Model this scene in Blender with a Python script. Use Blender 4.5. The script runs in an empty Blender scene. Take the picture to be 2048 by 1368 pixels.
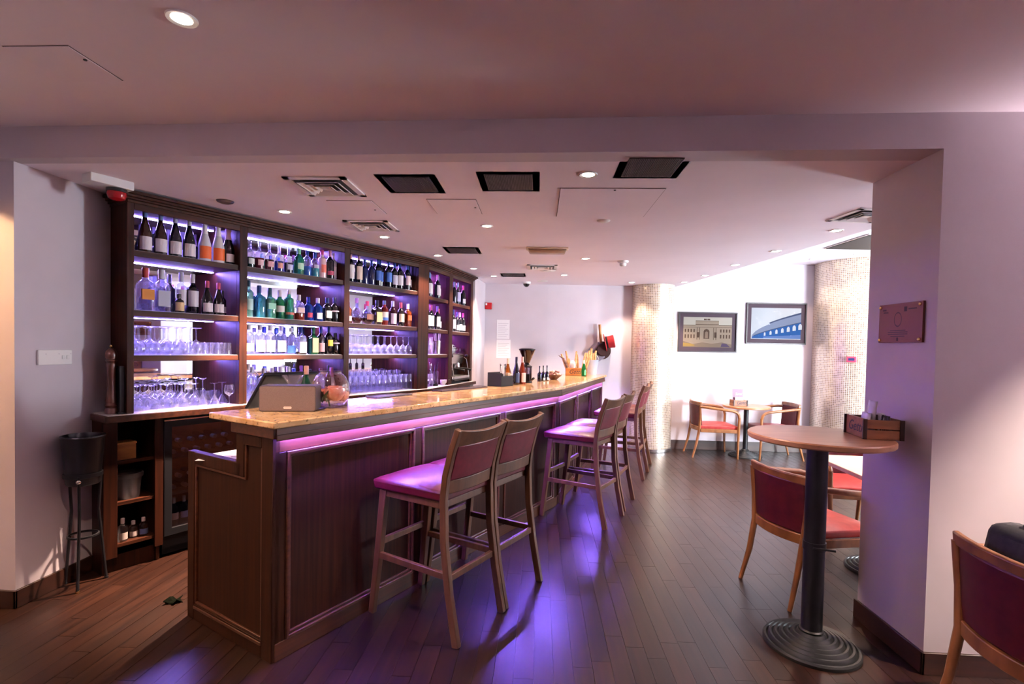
import bpy, math, random
from mathutils import Vector, Matrix

R = math.radians
PI = math.pi
rng = random.Random(11)
sc = bpy.context.scene
C = sc.collection

# ---------------------------------------------------------------- camera, world, exposure
cam_d = bpy.data.cameras.new('camera')
cam = bpy.data.objects.new('camera', cam_d)
C.objects.link(cam)
cam_d.sensor_width = 36.0
cam_d.lens = 36.0 * 1013.0 / 2048.0
cam_d.shift_y = 34.5 / 2048.0
cam_d.clip_start = 0.02
PITCH, ROLL, YAW = 0.02485, 0.0201, 0.0524
cp, sp = math.cos(PITCH), math.sin(PITCH)
cr, sr = math.cos(ROLL), math.sin(ROLL)
cy_, sy_ = math.cos(YAW), math.sin(YAW)
Mroll = Matrix(((cr, sr, 0), (-sr, cr, 0), (0, 0, 1)))
Mpit = Matrix(((1, 0, 0), (0, cp, sp), (0, -sp, cp)))
Max = Matrix(((1, 0, 0), (0, 0, 1), (0, -1, 0)))
Myaw = Matrix(((cy_, -sy_, 0), (sy_, cy_, 0), (0, 0, 1)))
Rw = Myaw @ Max @ Mpit @ Mroll @ Matrix(((1, 0, 0), (0, -1, 0), (0, 0, -1)))
cam.matrix_world = Matrix.Translation((0, 0, 1.5)) @ Rw.to_4x4()
sc.camera = cam

w = bpy.data.worlds.new('daylight')
sc.world = w
w.use_nodes = True
bg = w.node_tree.nodes['Background']
bg.inputs[0].default_value = (0.86, 0.92, 1.0, 1)
bg.inputs[1].default_value = 66.0

sc.view_settings.view_transform = 'Standard'
sc.view_settings.look = 'None'
sc.view_settings.gamma = 1.0
sc.view_settings.use_curve_mapping = False
sc.view_settings.exposure = 1.56
sc.cycles.use_denoising = True
sc.cycles.denoiser = 'OPENIMAGEDENOISE'
sc.cycles.max_bounces = 10
sc.cycles.diffuse_bounces = 6
sc.cycles.glossy_bounces = 5
sc.cycles.transmission_bounces = 7
sc.cycles.transparent_max_bounces = 20
sc.cycles.caustics_reflective = False
sc.cycles.caustics_refractive = False
sc.cycles.sample_clamp_indirect = 6.0
sc.cycles.blur_glossy = 0.5

def portal(name, loc, rot, sx, sy):
    d = bpy.data.lights.new(name, 'AREA')
    d.shape = 'RECTANGLE'; d.size = sx; d.size_y = sy
    d.cycles.is_portal = True
    o = bpy.data.objects.new(name, d); C.objects.link(o)
    o.location = loc; o.rotation_euler = rot
    return o
portal('window_daylight', (6.44, 5.15, 1.55), (0, R(90), 0), 1.3, .7)      # daylight through the side window
portal('window_daylight', (5.75, 2.78, 1.45), (R(90), 0, 0), 1.1, 2.2)      # and through the window beside the thick wall

LED_SHELF = (0.30, 0.20, 1.0)
LED_SHELF2 = (0.50, 0.14, 1.0)
LED_BAR = (0.24, 0.13, 1.0)
S_SHELF, S_SHELF2, S_BAR = 190.0, 215.0, 400.0
WARM = (1.0, 0.70, 0.52)
SOFT = (1.0, 0.80, 0.62)

# ---------------------------------------------------------------- helpers
def lin(c):
    return tuple((x / 12.92 if x <= 0.04045 else ((x + 0.055) / 1.055) ** 2.4) for x in c)
def hexc(h):
    return lin(tuple(int(h[i:i + 2], 16) / 255 for i in (0, 2, 4)))

MATS = {}
def mat(name, col, rough=0.5, metal=0.0, trans=0.0, emit=None, es=0.0, coat=0.0, spec=0.5, ior=1.45):
    if name in MATS: return MATS[name]
    m = bpy.data.materials.new(name); m.use_nodes = True
    b = m.node_tree.nodes['Principled BSDF']
    b.inputs['Base Color'].default_value = (*col, 1)
    b.inputs['Roughness'].default_value = rough
    b.inputs['Metallic'].default_value = metal
    b.inputs['Transmission Weight'].default_value = trans
    b.inputs['Coat Weight'].default_value = coat
    b.inputs['Specular IOR Level'].default_value = spec
    b.inputs['IOR'].default_value = ior
    if emit:
        b.inputs['Emission Color'].default_value = (*emit, 1)
        b.inputs['Emission Strength'].default_value = es
    MATS[name] = m
    return m

def nd(t, kind, **kw):
    n = t.nodes.new(kind)
    for k, v in kw.items(): setattr(n, k, v)
    return n

def noise_mat(name, c1, c2, scale=(8, 8, 8), rough=0.5, detail=4, bump=0.0, coat=0.0, p=(0.35, 0.65), rnd=0.0, spec=0.5, rvar=0.0, base=1.0):
    """two colours mixed by a stretched noise in object space; rnd = colour change between objects"""
    if name in MATS: return MATS[name]
    m = bpy.data.materials.new(name); m.use_nodes = True
    t = m.node_tree; b = t.nodes['Principled BSDF']
    tc = nd(t, 'ShaderNodeTexCoord'); mp = nd(t, 'ShaderNodeMapping'); mp.inputs['Scale'].default_value = scale
    no = nd(t, 'ShaderNodeTexNoise'); no.inputs['Scale'].default_value = base; no.inputs['Detail'].default_value = detail
    rp = nd(t, 'ShaderNodeValToRGB')
    rp.color_ramp.elements[0].position = p[0]; rp.color_ramp.elements[1].position = p[1]
    rp.color_ramp.elements[0].color = (*c1, 1); rp.color_ramp.elements[1].color = (*c2, 1)
    t.links.new(tc.outputs['Object'], mp.inputs[0]); t.links.new(mp.outputs[0], no.inputs['Vector'])
    t.links.new(no.outputs['Fac'], rp.inputs[0])
    out = rp.outputs[0]
    if rnd:
        oi = nd(t, 'ShaderNodeObjectInfo')
        ad = nd(t, 'ShaderNodeVectorMath', operation='MULTIPLY_ADD')
        sxyz = nd(t, 'ShaderNodeCombineXYZ')
        for i in range(3): t.links.new(oi.outputs['Random'], sxyz.inputs[i])
        ad.inputs[1].default_value = (17, 23, 9)
        t.links.new(sxyz.outputs[0], ad.inputs[0]); t.links.new(mp.outputs[0], ad.inputs[2])
        t.links.new(ad.outputs[0], no.inputs['Vector'])
        hs = nd(t, 'ShaderNodeHueSaturation')
        mr = nd(t, 'ShaderNodeMapRange'); mr.inputs['To Min'].default_value = 1 - rnd; mr.inputs['To Max'].default_value = 1 + rnd
        t.links.new(oi.outputs['Random'], mr.inputs[0]); t.links.new(mr.outputs[0], hs.inputs['Value'])
        t.links.new(out, hs.inputs['Color']); out = hs.outputs[0]
    t.links.new(out, b.inputs['Base Color'])
    b.inputs['Roughness'].default_value = rough
    if rvar:
        mr2 = nd(t, 'ShaderNodeMapRange'); mr2.inputs['To Min'].default_value = rough - rvar; mr2.inputs['To Max'].default_value = rough + rvar
        n2 = nd(t, 'ShaderNodeTexNoise'); n2.inputs['Scale'].default_value = 3.0; n2.inputs['Detail'].default_value = 5
        t.links.new(tc.outputs['Object'], n2.inputs['Vector'])
        t.links.new(n2.outputs['Fac'], mr2.inputs[0]); t.links.new(mr2.outputs[0], b.inputs['Roughness'])
    b.inputs['Coat Weight'].default_value = coat
    b.inputs['Specular IOR Level'].default_value = spec
    if bump:
        bp = nd(t, 'ShaderNodeBump'); bp.inputs['Strength'].default_value = bump; bp.inputs['Distance'].default_value = 0.004
        t.links.new(no.outputs['Fac'], bp.inputs['Height']); t.links.new(bp.outputs[0], b.inputs['Normal'])
    MATS[name] = m
    return m

def thin_glass(name, tint=(0.93, 0.95, 0.97), rough=0.03, body=0.0, ior=1.5, gl=1.0, gl0=0.06, gl1=0.8):
    """thin clear wall: see-through with a fresnel reflection and a little body colour"""
    if name in MATS: return MATS[name]
    m = bpy.data.materials.new(name); m.use_nodes = True
    t = m.node_tree; t.nodes.clear()
    o = nd(t, 'ShaderNodeOutputMaterial')
    tr = nd(t, 'ShaderNodeBsdfTransparent'); tr.inputs[0].default_value = (*tint, 1)
    gb = nd(t, 'ShaderNodeBsdfGlossy'); gb.inputs['Roughness'].default_value = rough
    gb.inputs['Color'].default_value = (gl, gl, gl, 1)
    lw = nd(t, 'ShaderNodeLayerWeight'); lw.inputs['Blend'].default_value = 0.28
    mr = nd(t, 'ShaderNodeMapRange'); mr.inputs['To Min'].default_value = gl0; mr.inputs['To Max'].default_value = gl1
    t.links.new(lw.outputs['Facing'], mr.inputs[0])
    mx = nd(t, 'ShaderNodeMixShader')
    t.links.new(mr.outputs[0], mx.inputs[0]); t.links.new(tr.outputs[0], mx.inputs[1]); t.links.new(gb.outputs[0], mx.inputs[2])
    last = mx
    if body:
        df = nd(t, 'ShaderNodeBsdfTranslucent'); df.inputs[0].default_value = (*tint, 1)
        m2 = nd(t, 'ShaderNodeMixShader'); m2.inputs[0].default_value = body
        t.links.new(mx.outputs[0], m2.inputs[1]); t.links.new(df.outputs[0], m2.inputs[2]); last = m2
    t.links.new(last.outputs[0], o.inputs[0])
    MATS[name] = m
    return m

def emis(name, col, s):
    if name in MATS: return MATS[name]
    m = bpy.data.materials.new(name); m.use_nodes = True
    t = m.node_tree; t.nodes.clear()
    o = nd(t, 'ShaderNodeOutputMaterial'); e = nd(t, 'ShaderNodeEmission')
    e.inputs[0].default_value = (*col, 1); e.inputs[1].default_value = s
    t.links.new(e.outputs[0], o.inputs[0]); MATS[name] = m
    return m

class MB:
    """collects shapes; build() links them as ONE mesh object"""
    def __init__(s): s.v = []; s.f = []; s.mi = []; s.cur = 0
    def add(s, vs, fs):
        b = len(s.v); s.v += [tuple(p) for p in vs]
        for f in fs: s.f.append(tuple(b + i for i in f)); s.mi.append(s.cur)
        return s
    def box(s, x0, x1, y0, y1, z0, z1):
        vs = [(x, y, z) for z in (z0, z1) for y in (y0, y1) for x in (x0, x1)]
        return s.add(vs, [(0, 2, 3, 1), (4, 5, 7, 6), (0, 1, 5, 4), (2, 6, 7, 3), (0, 4, 6, 2), (1, 3, 7, 5)])
    def hexa(s, lo, hi):
        """two quads (4 points each, same winding)"""
        return s.add(list(lo) + list(hi), [(3, 2, 1, 0), (4, 5, 6, 7), (0, 1, 5, 4), (1, 2, 6, 5), (2, 3, 7, 6), (3, 0, 4, 7)])
    def prism(s, poly, z0, z1):
        n = len(poly)
        vs = [(x, y, z0) for x, y in poly] + [(x, y, z1) for x, y in poly]
        fs = [tuple(reversed(range(n))), tuple(range(n, 2 * n))]
        fs += [(i, (i + 1) % n, n + (i + 1) % n, n + i) for i in range(n)]
        return s.add(vs, fs)
    def prism_x(s, poly, x0, x1):
        n = len(poly)
        vs = [(x0, y, z) for y, z in poly] + [(x1, y, z) for y, z in poly]
        fs = [tuple(reversed(range(n))), tuple(range(n, 2 * n))]
        fs += [(i, (i + 1) % n, n + (i + 1) % n, n + i) for i in range(n)]
        return s.add(vs, fs)
    def prism_y(s, poly, y0, y1):
        n = len(poly)
        vs = [(x, y0, z) for x, z in poly] + [(x, y1, z) for x, z in poly]
        fs = [tuple(range(n)), tuple(reversed(range(n, 2 * n)))]
        fs += [(i, n + i, n + (i + 1) % n, (i + 1) % n) for i in range(n)]
        return s.add(vs, fs)
    def lathe(s, prof, seg=20, c=(0, 0, 0), sq=None, a0=0.0):
        vs = []; n = len(prof)
        for r, z in prof:
            for k in range(seg):
                a = a0 + 2 * PI * k / seg
                rr = r
                if sq and r > sq[1]:
                    e = sq[0]; rr = r / ((abs(math.cos(a)) ** e + abs(math.sin(a)) ** e) ** (1 / e))
                vs.append((c[0] + rr * math.cos(a), c[1] + rr * math.sin(a), c[2] + z))
        fs = []
        for i in range(n - 1):
            for k in range(seg):
                k2 = (k + 1) % seg
                fs.append((i * seg + k, i * seg + k2, (i + 1) * seg + k2, (i + 1) * seg + k))
        return s.add(vs, fs)
    def cyl(s, c, r, z0, z1, seg=20, r2=None):
        r2 = r if r2 is None else r2
        return s.lathe([(0, z0), (r, z0), (r2, z1), (0, z1)], seg, (c[0], c[1], 0))
    def tube(s, pts, rad, seg=8, cap=True, up=None, flat=1.0):
        pts = [Vector(p) for p in pts]; n = len(pts)
        rads = rad if isinstance(rad, (list, tuple)) else [rad] * n
        vs = []; prev = None
        for i, p in enumerate(pts):
            d = (pts[min(i + 1, n - 1)] - pts[max(i - 1, 0)]).normalized()
            if prev is None:
                ref = Vector(up) if up else (Vector((0, 0, 1)) if abs(d.z) < 0.9 else Vector((1, 0, 0)))
                a = d.cross(ref).normalized()
            else:
                a = (prev - d * prev.dot(d)).normalized()
            prev = a; b = d.cross(a).normalized()
            for k in range(seg):
                t = 2 * PI * k / seg
                vs.append(tuple(p + a * math.cos(t) * rads[i] + b * math.sin(t) * rads[i] * flat))
        fs = [(i * seg + k, i * seg + (k + 1) % seg, (i + 1) * seg + (k + 1) % seg, (i + 1) * seg + k) for i in range(n - 1) for k in range(seg)]
        if cap: fs += [tuple(reversed(range(seg))), tuple(range((n - 1) * seg, n * seg))]
        return s.add(vs, fs)
    def beam(s, pts, sec, sec2=None, xdir=(1, 0, 0)):
        """rectangular bar along a polyline; sec = (width along xdir, thickness)"""
        pts = [Vector(p) for p in pts]; n = len(pts); X = Vector(xdir).normalized(); vs = []
        for i, p in enumerate(pts):
            t = i / (n - 1); w_ = sec[0]; h_ = sec[1]
            if sec2: w_ += (sec2[0] - sec[0]) * t; h_ += (sec2[1] - sec[1]) * t
            d = (pts[min(i + 1, n - 1)] - pts[max(i - 1, 0)]).normalized()
            a = (X - d * X.dot(d)).normalized(); b = d.cross(a).normalized()
            for q, r_ in ((-1, -1), (1, -1), (1, 1), (-1, 1)):
                vs.append(tuple(p + a * q * w_ / 2 + b * r_ * h_ / 2))
        fs = [(i * 4 + k, i * 4 + (k + 1) % 4, (i + 1) * 4 + (k + 1) % 4, (i + 1) * 4 + k) for i in range(n - 1) for k in range(4)]
        fs += [(3, 2, 1, 0), tuple(range((n - 1) * 4, n * 4))]
        return s.add(vs, fs)
    def ring(s, x0, x1, z0, z1, w_, y0, y1):
        """rectangular frame in the xz plane, bar width w_, from depth y0 to y1 (mitred)"""
        o = [(x0, z0), (x1, z0), (x1, z1), (x0, z1)]; i_ = [(x0 + w_, z0 + w_), (x1 - w_, z0 + w_), (x1 - w_, z1 - w_), (x0 + w_, z1 - w_)]
        vs = [(x, y0, z) for x, z in o] + [(x, y0, z) for x, z in i_] + [(x, y1, z) for x, z in o] + [(x, y1, z) for x, z in i_]
        fs = []
        for k in range(4):
            k2 = (k + 1) % 4
            fs += [(k, k2, 4 + k2, 4 + k), (8 + k2, 8 + k, 12 + k, 12 + k2), (k2, k, 8 + k, 8 + k2), (4 + k, 4 + k2, 12 + k2, 12 + k)]
        return s.add(vs, fs)
    def sphere(s, c, r, seg=16, rings=10, sc_=(1, 1, 1), z0=-1.0, z1=1.0):
        prof = []
        for i in range(rings + 1):
            a = math.asin(z0) + (math.asin(z1) - math.asin(z0)) * i / rings
            prof.append((max(math.cos(a) * r, 0), math.sin(a) * r))
        b = len(s.v); s.lathe(prof, seg)
        for i in range(b, len(s.v)):
            p = s.v[i]; s.v[i] = (c[0] + p[0] * sc_[0], c[1] + p[1] * sc_[1], c[2] + p[2] * sc_[2])
        return s
    def arc_patch(s, r, z0, z1, a0, a1, n=8, c=(0, 0)):
        """thin curved sheet (a label) on a cylinder"""
        vs = []
        for i in range(n + 1):
            a = a0 + (a1 - a0) * i / n
            for rr, z in ((r, z0), (r, z1)): vs.append((c[0] + rr * math.cos(a), c[1] + rr * math.sin(a), z))
        return s.add(vs, [(2 * i, 2 * i + 2, 2 * i + 3, 2 * i + 1) for i in range(n)])
    def xf(s, M, start=0):
        for i in range(start, len(s.v)): s.v[i] = tuple(M @ Vector(s.v[i]))
        return s
    def mesh(s, name, mats, smooth=38):
        me = bpy.data.meshes.new(name); me.from_pydata(s.v, [], s.f)
        for m in (mats if isinstance(mats, (list, tuple)) else [mats]): me.materials.append(m)
        if any(s.mi): me.polygons.foreach_set('material_index', s.mi)
        if smooth:
            me.polygons.foreach_set('use_smooth', [True] * len(s.f))
            me.set_sharp_from_angle(angle=R(smooth))
        me.update()
        return me
    def build(s, name, mats, parent=None, loc=(0, 0, 0), rz=0.0, bevel=0.0, smooth=38):
        me = s.mesh(name, mats, smooth)
        o = bpy.data.objects.new(name, me); C.objects.link(o)
        if parent is not None: o.parent = parent
        o.location = loc; o.rotation_euler = (0, 0, rz)
        if bevel:
            bv = o.modifiers.new('bevel', 'BEVEL'); bv.width = bevel; bv.segments = 2; bv.limit_method = 'ANGLE'; bv.angle_limit = R(40)
        return o

def inst(name, me, parent=None, loc=(0, 0, 0), rz=0.0):
    o = bpy.data.objects.new(name, me); C.objects.link(o)
    if parent is not None: o.parent = parent
    o.location = loc; o.rotation_euler = (0, 0, rz)
    return o
def tag(o, label, cat, group=None, kind=None):
    o['label'] = label; o['category'] = cat
    if group: o['group'] = group
    if kind: o['kind'] = kind
    return o
def thing(name, label, cat, loc=(0, 0, 0), rz=0.0, group=None):
    o = bpy.data.objects.new(name, None); C.objects.link(o); o.empty_display_size = 0.05
    o.location = loc; o.rotation_euler = (0, 0, rz)
    return tag(o, label, cat, group)
def structure(o, label=None, cat=None):
    o['kind'] = 'structure'
    if label: o['label'] = label
    if cat: o['category'] = cat
    return o
def copy_tree(o, parent=None):
    c = o.copy(); C.objects.link(c)
    if parent is not None: c.parent = parent
    for ch in list(o.children):
        copy_tree(ch, c)
    return c
def text_part(txt, size, m, parent, loc, rot, name='lettering', depth=0.0006, shear=0.0, align='CENTER', bold=0.0):
    cu = bpy.data.curves.new(name, 'FONT'); cu.body = txt; cu.size = size; cu.extrude = depth; cu.shear = shear
    cu.align_x = align; cu.align_y = 'CENTER'; cu.resolution_u = 3; cu.offset = bold
    tmp = bpy.data.objects.new('tmp_text', cu); C.objects.link(tmp)
    dg = bpy.context.evaluated_depsgraph_get()
    me = bpy.data.meshes.new_from_object(tmp.evaluated_get(dg)); me.name = name
    bpy.data.objects.remove(tmp); bpy.data.curves.remove(cu)
    me.materials.clear(); me.materials.append(m)
    o = bpy.data.objects.new(name, me); C.objects.link(o); o.parent = parent
    o.location = loc; o.rotation_euler = rot
    return o

ORD = ['first', 'second', 'third', 'fourth', 'fifth', 'sixth', 'seventh', 'eighth', 'ninth', 'tenth', 'eleventh', 'twelfth', 'thirteenth']

# ---------------------------------------------------------------- materials
M_paint = noise_mat('white_paint', (0.56, 0.505, 0.555), (0.59, 0.535, 0.585), (3, 3, 3), 0.7)
M_ceil = noise_mat('ceiling_paint', (0.86, 0.79, 0.86), (0.89, 0.82, 0.89), (2, 2, 2), 0.75)
M_plank = noise_mat('floor_wood', hexc('150805'), hexc('2c170e'), (38, 2.2, 4), 0.31, 6, 0.03, rnd=0.25, rvar=0.09, p=(0.3, 0.72))
M_subfloor = mat('subfloor', hexc('1a0d09'), 0.6)
M_bar = noise_mat('dark_oak', hexc('1a0a04'), hexc('34190b'), (60, 60, 1.6), 0.5, 5, 0.05, p=(0.25, 0.75), spec=.12)
M_barh = noise_mat('dark_oak_rail', hexc('2b1208'), hexc('512a14'), (1.6, 40, 60), 0.38, 5, 0.05, p=(0.25, 0.75), spec=.45)
M_cab = noise_mat('walnut', hexc('1e0c06'), hexc('34170c'), (40, 40, 1.8), 0.45, 5, 0.03, spec=.15)
M_cabh = noise_mat('walnut_shelf', hexc('251008'), hexc('402012'), (1.8, 40, 40), 0.42, 5, 0.03, spec=.2)
M_dkwood = noise_mat('skirting_wood', hexc('24120d'), hexc('381d13'), (2, 2, 30), 0.4, 4)
M_stool = noise_mat('stool_wood', hexc('482a17'), hexc('603d25'), (30, 30, 3), 0.42, 4, 0.03)
M_chair = noise_mat('chair_wood', hexc('6b3f20'), hexc('8f5c34'), (12, 12, 5), 0.35, 4)
M_leather = noise_mat('red_leather', hexc('4a0d18'), hexc('551421'), (30, 30, 30), 0.33, 4, 0.06)
M_leather2 = noise_mat('red_vinyl', hexc('8e2b2c'), hexc('a03a36'), (20, 20, 20), 0.36, 4, 0.05)
M_chback = noise_mat('chair_back_vinyl_shaded', hexc('430f19'), hexc('50161f'), (20, 20, 20), 0.4, 4, 0.05, spec=.3)  # darker than the seat vinyl: shade on the chair backs put into the colour
M_maroon = noise_mat('maroon_leather', hexc('54101f'), hexc('641827'), (30, 30, 30), 0.4, 4, 0.05)
M_black = mat('black_metal', (0.008, 0.008, 0.010), 0.35)
M_iron = mat('cast_iron', (0.016, 0.017, 0.018), 0.42)
M_blackpl = mat('black_plastic', (0.008, 0.008, 0.010), 0.45, spec=.2)
M_steel = mat('brushed_steel', (0.60, 0.58, 0.57), 0.25, 1.0)
M_chrome = mat('chrome', (0.8, 0.8, 0.82), 0.10, 1.0)
M_brass = mat('brass', (0.75, 0.52, 0.22), 0.25, 1.0)
M_mirror = mat('mirror', (0.80, 0.82, 0.86), 0.02, 1.0)
M_white = mat('white_plastic', (0.78, 0.77, 0.76), 0.45)
M_cream = mat('cream_plastic', (0.62, 0.50, 0.38), 0.5)
M_paper = mat('paper', (0.80, 0.78, 0.80), 0.7)
M_ink = mat('ink', (0.05, 0.05, 0.06), 0.6)
M_greyink = mat('grey_ink', (0.55, 0.52, 0.56), 0.7)
M_grille = mat('dark_grille', (0.030, 0.026, 0.028), 0.6)
M_red = mat('red_plastic', (0.50, 0.015, 0.02), 0.35)
M_glass = thin_glass('drinking_glass', (.94, .95, .98), .05, .05, gl0=.10)
M_pane = thin_glass('window_pane', (0.97, 0.98, 0.98), 0.0)
M_fridge = thin_glass('fridge_glass', (0.55, 0.58, 0.66), 0.02)
M_table = noise_mat('table_top', hexc('9a6a4a'), hexc('a87856'), (3, 30, 3), 0.34, 4)
M_stone = noise_mat('white_stone', (0.62, 0.60, 0.60), (0.74, 0.72, 0.72), (40, 40, 40), 0.25, 3)

def granite():
    m = bpy.data.materials.new('granite'); m.use_nodes = True
    t = m.node_tree; b = t.nodes['Principled BSDF']
    tc = nd(t, 'ShaderNodeTexCoord')
    n1 = nd(t, 'ShaderNodeTexNoise'); n1.inputs['Scale'].default_value = 9; n1.inputs['Detail'].default_value = 6
    r1 = nd(t, 'ShaderNodeValToRGB'); r1.color_ramp.elements[0].position = 0.3; r1.color_ramp.elements[1].position = 0.72
    r1.color_ramp.elements[0].color = (*hexc('b08450'), 1); r1.color_ramp.elements[1].color = (*hexc('e0bf94'), 1)
    n2 = nd(t, 'ShaderNodeTexNoise'); n2.inputs['Scale'].default_value = 55; n2.inputs['Detail'].default_value = 3
    r2 = nd(t, 'ShaderNodeValToRGB'); r2.color_ramp.elements[0].position = 0.33; r2.color_ramp.elements[1].position = 0.42
    r2.color_ramp.elements[0].color = (0.06, 0.04, 0.03, 1); r2.color_ramp.elements[1].color = (1, 1, 1, 1)
    mx = nd(t, 'ShaderNodeMix', data_type='RGBA', blend_type='MULTIPLY'); mx.inputs[0].default_value = 0.6
    for n in (n1, n2): t.links.new(tc.outputs['Object'], n.inputs['Vector'])
    t.links.new(n1.outputs['Fac'], r1.inputs[0]); t.links.new(n2.outputs['Fac'], r2.inputs[0])
    t.links.new(r1.outputs[0], mx.inputs[6]); t.links.new(r2.outputs[0], mx.inputs[7])
    t.links.new(mx.outputs[2], b.inputs['Base Color']); b.inputs['Roughness'].default_value = 0.10
    return m
M_granite = granite()

def mosaic(name, r):
    """small metallic mosaic tiles wrapped round a column of radius r"""
    m = bpy.data.materials.new(name); m.use_nodes = True
    t = m.node_tree; b = t.nodes['Principled BSDF']
    tc = nd(t, 'ShaderNodeTexCoord'); sx = nd(t, 'ShaderNodeSeparateXYZ'); t.links.new(tc.outputs['Object'], sx.inputs[0])
    at = nd(t, 'ShaderNodeMath', operation='ARCTAN2'); t.links.new(sx.outputs[1], at.inputs[0]); t.links.new(sx.outputs[0], at.inputs[1])
    mu = nd(t, 'ShaderNodeMath', operation='MULTIPLY'); mu.inputs[1].default_value = r; t.links.new(at.outputs[0], mu.inputs[0])
    cx = nd(t, 'ShaderNodeCombineXYZ'); t.links.new(mu.outputs[0], cx.inputs[0]); t.links.new(sx.outputs[2], cx.inputs[1])
    br = nd(t, 'ShaderNodeTexBrick'); br.offset = 0.0; br.inputs['Scale'].default_value = 1.0
    br.inputs['Brick Width'].default_value = 0.025; br.inputs['Row Height'].default_value = 0.025; br.inputs['Mortar Size'].default_value = 0.0024
    br.inputs['Mortar Smooth'].default_value = 0.2
    br.inputs['Color1'].default_value = (*hexc('cfbba0'), 1); br.inputs['Color2'].default_value = (*hexc('a08c78'), 1); br.inputs['Mortar'].default_value = (*hexc('f0e6dc'), 1)
    t.links.new(cx.outputs[0], br.inputs['Vector'])
    t.links.new(br.outputs['Color'], b.inputs['Base Color'])
    b.inputs['Metallic'].default_value = 0.55; b.inputs['Roughness'].default_value = 0.30
    bp = nd(t, 'ShaderNodeBump'); bp.inputs['Strength'].default_value = 0.5; bp.inputs['Distance'].default_value = 0.002; bp.invert = True
    t.links.new(br.outputs['Fac'], bp.inputs['Height']); t.links.new(bp.outputs[0], b.inputs['Normal'])
    return m

# ================================================================ THE SETTING
ZL, ZF, ZH = 2.45, 2.615, 2.80            # bar ceiling, front room ceiling, window side ceiling
def beam_y(x): return 2.575 - (x + 2.82) * 0.0268
XR = 1.838                                # side face of the thick wall at the right
def edge_x(y): return 2.059 + 0.124 * (7.665 - y)

# floor: dark base slab with the boards on it
floor = structure(MB().box(-4.6, 6.6, -3.7, 8.2, -0.12, -0.012).build('floor', M_subfloor), 'dark stained wooden strip floor running through the bar', 'floor')
BW = 0.092
BAR_C = (-1.204, 2.271); BAR_R = R(61)
def bar_local(x, y):
    dx, dy = x - BAR_C[0], y - BAR_C[1]
    return dx * math.cos(BAR_R) + dy * math.sin(BAR_R), -dx * math.sin(BAR_R) + dy * math.cos(BAR_R)
boards = []
nx = int((6.5 + 4.5) / BW)
for i in range(nx):
    x0 = -4.5 + i * BW
    y = -3.6 - rng.random() * 1.0
    while y < 8.0:
        L = rng.choice((0.7, 0.9, 1.1, 1.3))
        boards.append((x0, max(y, -3.6), min(y + L, 8.1))); y += L
def board_rank(b):
    x = b[0] + BW / 2; y = max(b[1], min(b[2], max(1.35, (b[1] + b[2]) / 2)))
    if y < 1.3 or abs(x) > y * 1.12 + 0.1: return 99
    lx, ly = bar_local(x, y)
    if 0.05 < ly < 3 and lx > -0.05: return 60
    if x > 1.9 and y < 2.9: return 50
    return math.hypot(x, y)
boards.sort(key=board_rank)
BM = {}
rest = MB()
for k, (x0, ya, yb) in enumerate(boards):
    L = round(yb - ya, 3)
    if L < 0.05: continue
    if k < 300:
        if L not in BM:
            g = 0.0004
            lo = [(g, g, -0.012), (BW - g, g, -0.012), (BW - g, L - g, -0.012), (g, L - g, -0.012)]
            hi = [(g * 1.6, g * 1.6, 0), (BW - g * 1.6, g * 1.6, 0), (BW - g * 1.6, L - g * 1.6, 0), (g * 1.6, L - g * 1.6, 0)]
            BM[L] = MB().hexa(lo, hi).mesh('plank', M_plank, 0)
        inst('plank', BM[L], floor, (x0, ya, rng.uniform(-0.0004, 0.0)))
    else:
        rest.box(x0 + 0.0012, x0 + BW - 0.0012, ya + 0.0012, yb - 0.0012, -0.012, 0)
M_plank2 = noise_mat('floor_wood_far', hexc('150805'), hexc('2c170e'), (38, 2.2, 4), 0.31, 6, 0.0, rvar=0.09, p=(0.3, 0.72))
ro = rest.build('planks', M_plank2, floor, smooth=0); ro['kind'] = 'stuff'

# ceilings and the step between them
structure(MB().prism([(-4.5, 2.61), (-2.9, 2.61), (-2.82, 2.58), (XR, beam_y(XR) + 0.002), (XR + 0.4, beam_y(XR) + 0.002), (XR + 0.4, 2.94), (edge_x(2.94), 2.94), (edge_x(8.0), 8.0), (-4.5, 8.0)], ZL, ZH + 0.06).build('ceiling', M_ceil, smooth=0),
          'low white ceiling over the bar with vents and downlights', 'ceiling')
structure(MB().box(1.9, 6.6, 2.9, 8.2, ZH, ZH + 0.1).build('ceiling_window_side', M_ceil, smooth=0), 'higher white ceiling strip beyond the ceiling edge', 'ceiling')
structure(MB().box(-4.5, 5.0, -3.7, 2.6, ZF, ZF + 0.1).build('ceiling_front', M_ceil, smooth=0), 'higher mauve lit ceiling nearest the camera', 'ceiling')
structure(MB().prism([(-2.98, beam_y(-2.98)), (XR + 0.01, beam_y(XR + 0.01)), (XR + 0.01, 2.60), (-2.98, 2.66)], ZL - 0.0005, ZF).build('trim_1', M_paint, smooth=0),
          'boxed beam stepping down across the room to the bar ceiling', 'beam')

# thick wall at the right
structure(MB().box(XR, 5.12, beam_y(XR), 2.944, 0, 2.9).build('wall_right', M_paint, smooth=0), 'white thick wall end with the copper plaque', 'wall')
bb = MB(); y0 = beam_y(XR) - 0.014
bb.box(XR - 0.014, XR, y0, 2.958, 0, 0.105); bb.box(XR - 0.014, 5.0, y0, y0 + 0.014, 0, 0.105)
structure(bb.build('baseboard_right', M_dkwood, bevel=0.003))
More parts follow.
